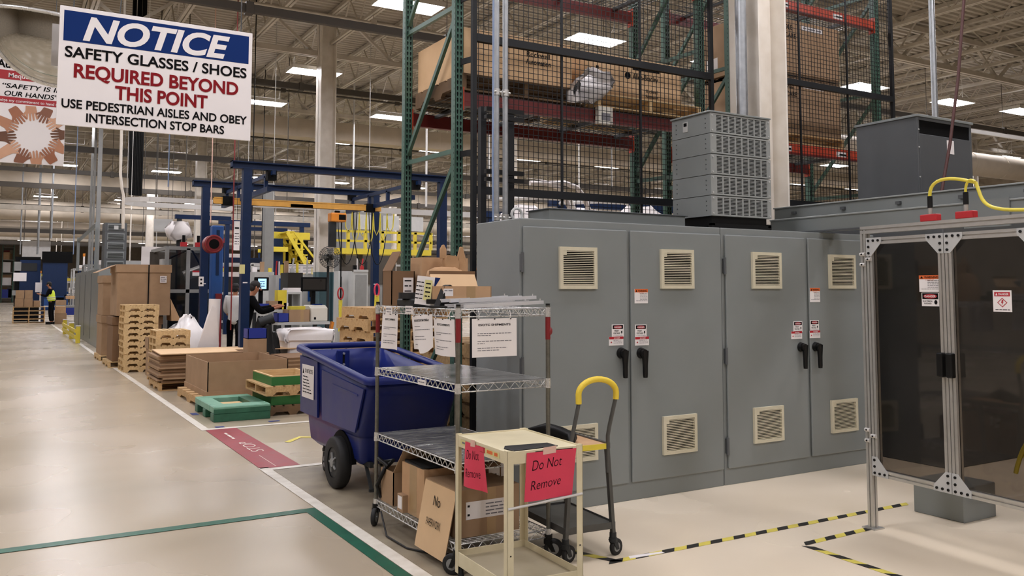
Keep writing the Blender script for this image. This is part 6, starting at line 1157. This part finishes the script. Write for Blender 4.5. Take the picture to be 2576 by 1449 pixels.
for px, py, w_, lb, Y in ((713, 806, .2, 'blue parts tote at the left end of the printer bench', 15.64), (656, 838, .3, 'blue parts tote low by the black trolley', 13.85)):
    p = A(px, py, Y); t = T('tote', lb, 'tote', (p.x, Y + (.2 if px < 700 else 0), .0 if px < 700 else cz + .001)); z_ = p.z - .1 if px < 700 else 0
    mb = MB('tote_blue')
    for a, b, c, d in ((-w_ / 2, w_ / 2, 0, .01), (-w_ / 2, w_ / 2, .29, .3), (-w_ / 2, -w_ / 2 + .01, 0, .3), (w_ / 2 - .01, w_ / 2, 0, .3)): mb.box(a, b, c, d, z_, z_ + .16)
    mb.box(-w_ / 2, w_ / 2, 0, .3, z_, z_ + .01); mb.build('bin', t)
    if z_: MB('card').box(-w_ / 2, w_ / 2, 0, .3, 0, z_).build('crate', t)
p = A(688, 850, 14.4); t = T('tool_trolley', 'black trolley loaded with dark tooling behind the open carton', 'trolley', (p.x, 14.7, 0)); MB('near_black').box(-.25, .25, 0, .5, .1, .5).build('body', t, .02); mb = MB('black'); [mb.loft(crumple([rrect(ox, oy, .2 * s, .2 * s, .04, z, 3) for z, s in ((.5, 1.2), (.6, 1), (.5 + hh * .7, .7), (.5 + hh, .5))], .02, int(hh * 100))) for ox, oy, hh in ((-.16, .15, .3), (.02, .12, .5), (.13, .2, .36), (-.05, .35, .62))]; mb.build('tooling', t); mb = MB('dark_grey'); mb.cyl((-.1, .2, 1.02), (.12, .15, 1.1), .09, 12); mb.build('spool', t); mb = MB('light_grey'); [mb.box(-.2 + i * .13, -.13 + i * .13, -.004, 0, .52 - i * .06, .56 - i * .06) for i in range(4)]; mb.build('label', t)
for x in (-.24, .24): MB('black_rubber').cyl((x, .1, .08), (x + .04, .1, .08), .08, 12).build('wheel', t)
x0, x1, z0, z1 = span(712, 830, 828, 885, 15.0); t = T('clear_bin', 'translucent white bin draped with white plastic film, beyond the blue tilt truck', 'bin', ((x0 + x1) / 2, 14.8, 0)); w_ = x1 - x0; MB('plastic_white').box(-w_ / 2 + .03, w_ / 2 - .03, 0, .6, 0, z1 - .08).build('bin', t, .03); mb = MB('plastic_white'); mb.loft(crumple([rrect(0, .3, w_ + .02, .65, .05, z, 8) for z in (z1 - .2, z1 - .1, z1 - .02)] + [rrect(0, .3, w_ * .8, .5, .05, z1 + .0, 8)], .025, 41)); mb.build('film', t)
mb = MB('hoist_orange').prism([(0, 0, 0), (.06, 0, .02), (.1, 0, .2), (.06, 0, .22)], (0, .1, 0)); tag(mb.build('orange_handle', loc=A(828, 838, 15.9)), 'orange lever handle leaning at the right end of the printer bench', 'handle')
# ---- pedestal fan in front of the white column
p = A(834, 647, 18.4); t = T('pedestal_fan', 'dark round pedestal fan in front of the white column', 'fan', (p.x, 18.5, 0)); zc_ = p.z; mb = MB('dark_grey')
for r_ in (.06, .11, .16, .21, .245): mb.tube([(r_ * math.cos(a), -.09 + .12 * (r_ / .245) ** 2 * .5, zc_ + r_ * math.sin(a)) for a in [i * math.pi / 12 for i in range(24)]], .004, 4, closed=True); mb.tube([(r_ * math.cos(a), .09 - .05 * (r_ / .245) ** 2, zc_ + r_ * math.sin(a)) for a in [i * math.pi / 12 for i in range(24)]], .004, 4, closed=True)
for k in range(24): a = k * math.pi / 12; mb.tube([(0, -.09, zc_), (.245 * math.cos(a), -.03, zc_ + .245 * math.sin(a)), (.245 * math.cos(a), .04, zc_ + .245 * math.sin(a)), (0, .09, zc_)], .003, 4)
mb.build('guard', t); mb = MB('grey')
for k in range(4): a = k * math.pi / 2; mb.prism([(.02 * math.cos(a), 0, zc_ + .02 * math.sin(a)), (.2 * math.cos(a - .35), -.02, zc_ + .2 * math.sin(a - .35)), (.21 * math.cos(a + .35), .03, zc_ + .21 * math.sin(a + .35))], (0, .006, 0))
mb.build('blade', t); MB('dark_grey').cyl((0, .02, zc_), (0, .2, zc_), .08, 12).build('motor', t); MB('dark_grey').cyl((0, .12, .03), (0, .12, zc_), .03, 10).build('pole', t); MB('dark_grey').cyl((0, .12, 0), (0, .12, .03), .28, 20).build('base', t)
# ---- grey lockers right of the column, machines beyond
t, w_, h_ = block('steel_cabinet', 'pale grey steel cabinet with dark seams right of the white column', 'cabinet', 850, 886, 682, 790, 22.5, .4, 'light_grey', True); mb = MB('dark_grey'); [mb.box(x, x + .02, -.004, 0, .1, h_ - .15) for x in (-.12, .1)]; mb.build('seam', t); MB('black').cyl((.05, -.03, 1.0), (.05, 0, 1.0), .03, 8).build('handle', t)
t, w_, h_ = block('steel_cabinet', 'wider pale grey steel cabinet left of the right rear crane post', 'cabinet', 888, 926, 684, 790, 22.0, .4, 'light_grey', True); MB('grey').box(-w_ / 2 + .06, w_ / 2 - .04, -.015, 0, .1, h_ - .08).build('door', t); MB('light_grey').box(-w_ / 2, w_ / 2, -.02, .0, h_, h_ + .06).build('top_rail', t)
def clutter(x, y, z, w_, d_, n, seed, lbl):
    r = random.Random(seed)
    for k in range(n):
        m_ = r.choice(('paper', 'light_grey', 'dark_grey', 'near_black', 'card', 'bright_blue', 'safety_yellow', 'red', 'grey', 'alu_white')); a = r.uniform(.08, .3) * min(1, w_); h_ = r.uniform(.08, .35); px = x + (k + .5) / n * w_ + r.uniform(-.02, .02); mb = MB(m_)
        s = r.random()
        if s < .5: mb.box(-a / 2, a / 2, 0, a, 0, h_)
        elif s < .8: mb.cyl((0, a / 2, 0), (0, a / 2, h_), a * .4, 10); mb.cyl((0, a / 2, h_), (0, a / 2, h_ * 1.25), a * .2, 8)
        else: mb.box(-a / 2, a / 2, 0, a, 0, h_ * .4); mb.bar((0, a / 2, h_ * .4), (a * .4, a / 2, h_ * 1.3), .03)
        tag(mb.build('machine_fitting', loc=(px, y + r.uniform(0, d_), z + .001)), lbl, 'fitting', lbl)
clutter(t.location.x - w_ / 2, 22.0, h_ + .06, w_, .1, 4, 3, 'small machine fitting on top of the pale grey cabinets')
# ---- yellow platform with guard rails in front of a big grey machine
t, w_, h_ = block('large_machine', 'huge grey machine housing behind the yellow platform', 'machine', 866, 985, 528, 760, 33, 4, 'grey', True); mb = MB('steel_dark').box(-w_ / 2 - .02, w_ / 2 + .02, -.05, 0, 1.8, 3.0); mb.build('dark_base', t); [MB('light_grey').box(-w_ / 2 + .5 + k * 1.1, -w_ / 2 + 1.2 + k * 1.1, -.03, 0, 4.0, 4.6).build('access_panel', t) for k in range(3)]
Yp = 29.5; x0 = A(832, 630, Yp).x; x1 = A(1085, 640, Yp).x; zd = A(900, 632, Yp).z; zt_ = A(900, 580, Yp).z; t = T('work_platform', 'yellow railed work platform right of the white column', 'platform', (x0, Yp, 0)); w_ = x1 - x0
MB('safety_yellow').box(0, w_, 0, 1.2, zd - .1, zd + .1).build('deck', t); mb_n = 0
for k in range(7): x = w_ * k / 6; MB('safety_yellow').box(x - .05, x + .05, .0, .1, zd + .1, zt_).build('rail_post', t); MB('steel_dark').box(x - .08, x + .08, .5, .7, 0, zd - .1).build('leg', t)
for z in (zt_ - .03, (zd + zt_) / 2): MB('safety_yellow').box(0, w_, .0, .08, z - .04, z + .04).build('guard_rail', t)
Ys = 28.0; t = T('stair_unit', 'yellow steel stairs and machine frame left of the white column', 'stairs', (A(690, 660, Ys).x, Ys, 0)); X_ = lambda px: A(px, 640, Ys).x - t.location.x; Zp = lambda py: A(740, py, Ys).z
for dx in (0, .0):
    pass
for y in (0, .9):
    MB('safety_yellow').bar((X_(722), y, Zp(585)), (X_(790), y, Zp(700)), .06, .12).build('stringer', t); MB('safety_yellow').bar((X_(740), y, Zp(585)), (X_(800), y, Zp(660)), .05, .06).build('handrail', t)
for k in range(9): f = k / 8; MB('safety_yellow').box(X_(722) + (X_(790) - X_(722)) * f - .02, X_(722) + (X_(790) - X_(722)) * f + .25, .03, .87, Zp(585) + (Zp(700) - Zp(585)) * f, Zp(585) + (Zp(700) - Zp(585)) * f + .04).build('tread', t)
MB('safety_yellow').box(X_(690), X_(800), .9, 1.1, Zp(598), Zp(580)).build('upper_beam', t); MB('safety_yellow').box(X_(683), X_(722), -.1, .6, Zp(634), Zp(622)).build('lower_beam', t)
for px in (722, 735, 750, 765, 780): MB('safety_yellow').box(X_(px) - .04, X_(px) + .04, .9, 1.0, Zp(660), Zp(598)).build('rail_post', t)
MB('crane_blue').box(X_(683), X_(718), .3, 1.2, 0.02, Zp(600)).build('blue_housing', t); MB('near_black').box(X_(725), X_(800), 1.1, 1.6, 0, Zp(600)).build('dark_backing', t)
t, w_, h_ = block('slatted_panel', 'white slatted panel below the yellow stairs', 'panel', 727, 790, 665, 688, 24.5, .2, 'paper'); z_ = t.location.z; mb = MB('ink_grey'); [mb.box(-w_ / 2, w_ / 2, -.006, 0, h_ * k / 6, h_ * k / 6 + .015) for k in range(1, 6)]; mb.build('slat_line', t); [MB('dark_grey').box(x - .04, x + .04, .05, .15, -z_, 0).build('leg', t) for x in (-w_ / 2 + .1, w_ / 2 - .1)]
for a, b, c, d, Y, m_, lb in ((693, 722, 692, 735, 20.5, 'light_grey', 'grey cabinet with bright blue door behind the workbench'), (724, 762, 686, 735, 19.25, 'screen_dark', 'dark brown panel cabinet left of the big dark monitor'), (765, 795, 690, 780, 20.6, 'light_grey', 'grey cabinet with blue stripe behind the big dark monitor'), (640, 690, 684, 735, 23, 'light_grey', 'pale grey machine housing behind the lit monitor')):
    t, w_, h_ = block('steel_cabinet', lb, 'cabinet', a, b, c, d, Y, .6, m_, True)
    if 'blue' in lb: MB('bright_blue').box(-w_ * .2, w_ * .25, -.01, 0, 1.3, h_ - .08).build('door', t); MB('near_black').box(-w_ * .05, w_ * .15, -.014, -.01, 1.4, h_ - .25).build('window', t)
    else: MB('dark_grey').box(-w_ * .3, w_ * .3, -.01, 0, h_ * .55, h_ * .57).build('seam', t)
    clutter(t.location.x - w_ / 2, Y + .1, h_, w_, .3, 3, int(a), 'small fitting on the cabinets behind the workbench')
p = A(599, 600, 17.0); t = T('vertical_banner', 'narrow white printed banner left of the near crane post', 'banner', (p.x + .02, 17.2, p.z)); mb = MB('paper').box(-.055, .055, 0, .01, -.22, .35); mb.mat('ink').greek((0, -.001, 0), (1, 0, 0), (0, 0, 1), -.04, .04, .2, .05, 1); [mb.greek((0, -.001, 0), (1, 0, 0), (0, 0, 1), -.04, .04, .1 - k * .05, .02, k) for k in range(5)]; mb.build('sheet', t); MB('wire').tube([(0, .005, .35), (0, .005, 8.2 - p.z)], .004, 4).build('hanging_wire', t)
MB  # ---- machine cells, conveyors and towers filling the far hall
def far_cell(x, y, w_, d_, h_, seed):
    r = random.Random(seed); t = T('machine_cell', 'framed machine cell deep in the far hall', 'machine cell', (x, y, 0), 0, 'machine cells in the far hall'); mb = MB(r.choice(('light_grey', 'alu_white', 'grey', 'light_grey')))
    for i in (0, .5, 1):
        for j in (0, 1): mb.box(i * w_ - .05, i * w_ + .05, j * d_ - .05, j * d_ + .05, 0, h_)
    for z in (.3, h_ * .55, h_): mb.box(0, w_, -.05, .05, z - .05, z + .05); mb.box(0, w_, d_ - .05, d_ + .05, z - .05, z + .05); mb.box(-.05, .05, 0, d_, z - .05, z + .05)
    mb.build('frame', t); mb = MB(r.choice(('dark_grey', 'grey', 'steel_dark', 'bright_blue', 'cab'))).box(.2, w_ * .55, .3, d_ - .3, 0, h_ * r.uniform(.5, .85)); mb.mat(r.choice(('light_grey', 'crane_blue', 'near_black', 'card', 'paper'))).box(w_ * .6, w_ - .2, .3, d_ - .4, 0, h_ * r.uniform(.3, .7)); mb.mat('near_black').box(w_ * .25, w_ * .5, .28, .3, h_ * .3, h_ * .45); mb.build('machine', t)
    mb = MB(r.choice(('paper', 'light_grey', 'safety_yellow', 'crane_blue'))); mb.box(w_ * .1, w_ * .9, d_ * .4, d_ * .6, h_ + .1, h_ + .3); mb.cyl((w_ * .2, d_ * .5, h_), (w_ * .2, d_ * .5, h_ + .9), .06, 8); mb.mat(r.choice(('red', 'hoist_orange', 'safety_yellow'))).cyl((w_ * .2, d_ * .5, h_ + .9), (w_ * .2, d_ * .5, h_ + 1.1), .08, 8); mb.build('top_gear', t)
    mb = MB('paper').box(w_ * .55, w_ * .8, -.07, -.05, h_ * .6, h_ * .8); mb.build('notice', t)
r_ = random.Random(11)
for y in (36, 42, 49, 56, 64, 74, 86, 98):
    x = 3.5 if y < 46 else 4.2 if y < 70 else 2.6
    while x < min(40, y * .62 + 10):
        w_ = r_.uniform(2.2, 3.6)
        if not (y < 40 and 4.0 < x < 4.9) and not (y == 36 and 9 < x < 24): far_cell(x, y + r_.uniform(-.6, .6), w_, r_.uniform(1.6, 2.4), r_.uniform(1.9, 3.0), int(x * 10 + y))
        x += w_ + r_.uniform(.4, 1.5)
for x, y in ((18, 16), (17.5, 21), (22, 18), (27, 17), (15, 25), (20, 26), (25, 24), (30, 22), (34, 27), (22, 30), (28, 30.5)):
    far_cell(x, y, r_.uniform(2.2, 3.4), r_.uniform(1.6, 2.2), r_.uniform(1.9, 2.6), int(x * 7 + y))
# blue gantries and white hoses beyond the mesh
def gantry(x0, x1, y, z, label, mat='crane_blue'):
    t = T('gantry', label, 'gantry', (x0, y, 0)); w_ = x1 - x0
    for x in (0, w_): MB(mat).box(x - .07, x + .07, -.07, .07, 0, z).build('post', t)
    MB(mat).box(-.3, w_ + .3, -.08, .08, z, z + .16).build('beam', t); MB(mat).bar((w_ * .2, 0, z), (w_ * .2, 3.0, z + .05), .12, .14).build('arm', t); MB(mat).box(-.3, w_ + .3, 2.9, 3.05, z, z + .14).build('beam', t)
    for x in (0, w_): MB(mat).box(x - .07, x + .07, 2.93, 3.07, 0, z).build('post', t)
gantry(9.7, 12.3, 14.4, 3.25, 'blue gantry seen through the mesh above the left cabinet'); gantry(25, 31, 17, 3.6, 'blue gantry at the right edge behind the transformer box'); gantry(6.9, 9.6, 31.6, 3.9, 'far blue gantry behind the yellow stairs')
for px, lb in ((1413, 'left white flexible duct curving down behind the mesh'), (1460, 'right white flexible duct curving down behind the mesh')):
    a = A(px, 482, 9.5); b = A(px + 22, 530, 9.5); mb = MB('plastic_white').tube([a + V((-.5, 0, .08)), a + V((-.25, 0, .1)), a + V((-.05, 0, .05)), a + V((.05, 0, -.06)), b, b + V((.03, 0, -.5)), b + V((.03, 0, -1.2)), V((b.x + .03, 9.5, 0))], .035, 8); tag(mb.build('flex_duct'), lb, 'duct')
for px, py, Y, lb in ((1345, 522, 12.5, 'white wrapped machine hood behind the mesh at left'), (1500, 530, 13.2, 'white pipework behind the mesh at right'), (1640, 524, 12, 'pale machine top beyond the rack posts')):
    p = A(px, py, Y); t = T('machine_hood', lb, 'machine', (p.x, Y, 0)); mb = MB('alu_white').box(-.45, .45, 0, .8, 0, p.z - .25); mb.build('body', t, .02); mb = MB('plastic_white'); mb.loft(crumple([rrect(0, .4, .8 * s, .6 * s, .1, p.z - .25 + z, 4) for z, s in ((0, 1), (.15, .9), (.3, .5))], .04, int(px))); mb.build('cover', t); mb = MB('alu_white'); mb.tube([(-.7, .2, p.z + .12), (.2, .2, p.z + .2), (.9, .2, p.z + .2), (1.1, .2, p.z - .3)], .035, 8); mb.build('pipe', t)
# framed table of cartons at the right edge
p = A(2400, 470, 15); t = T('flow_rack', 'aluminium framed rack with blue roller tray at the right edge', 'rack', (p.x, 15, 0)); x1 = A(2700, 450, 15).x - p.x; mfr(0, x1, 1.2, p.z, 0, 1.6, .06, t, 'light_grey', (2.2,)); MB('crane_blue').box(.1, x1 - .1, .1, 1.5, p.z - .45, p.z - .3).build('roller_tray', t)
for k, (px, w_) in enumerate(((2455, .5), (2500, 1.0), (2560, 1.0))): a = A(px, 520, 15.3); carton('cardboard_box', 'tan carton on the framed rack at the right edge, ' + ('left', 'middle', 'right')[k], (a.x, 15.8, 2.262), 0, w_, .6, .62, 'paper' if k == 0 else 'card_light')
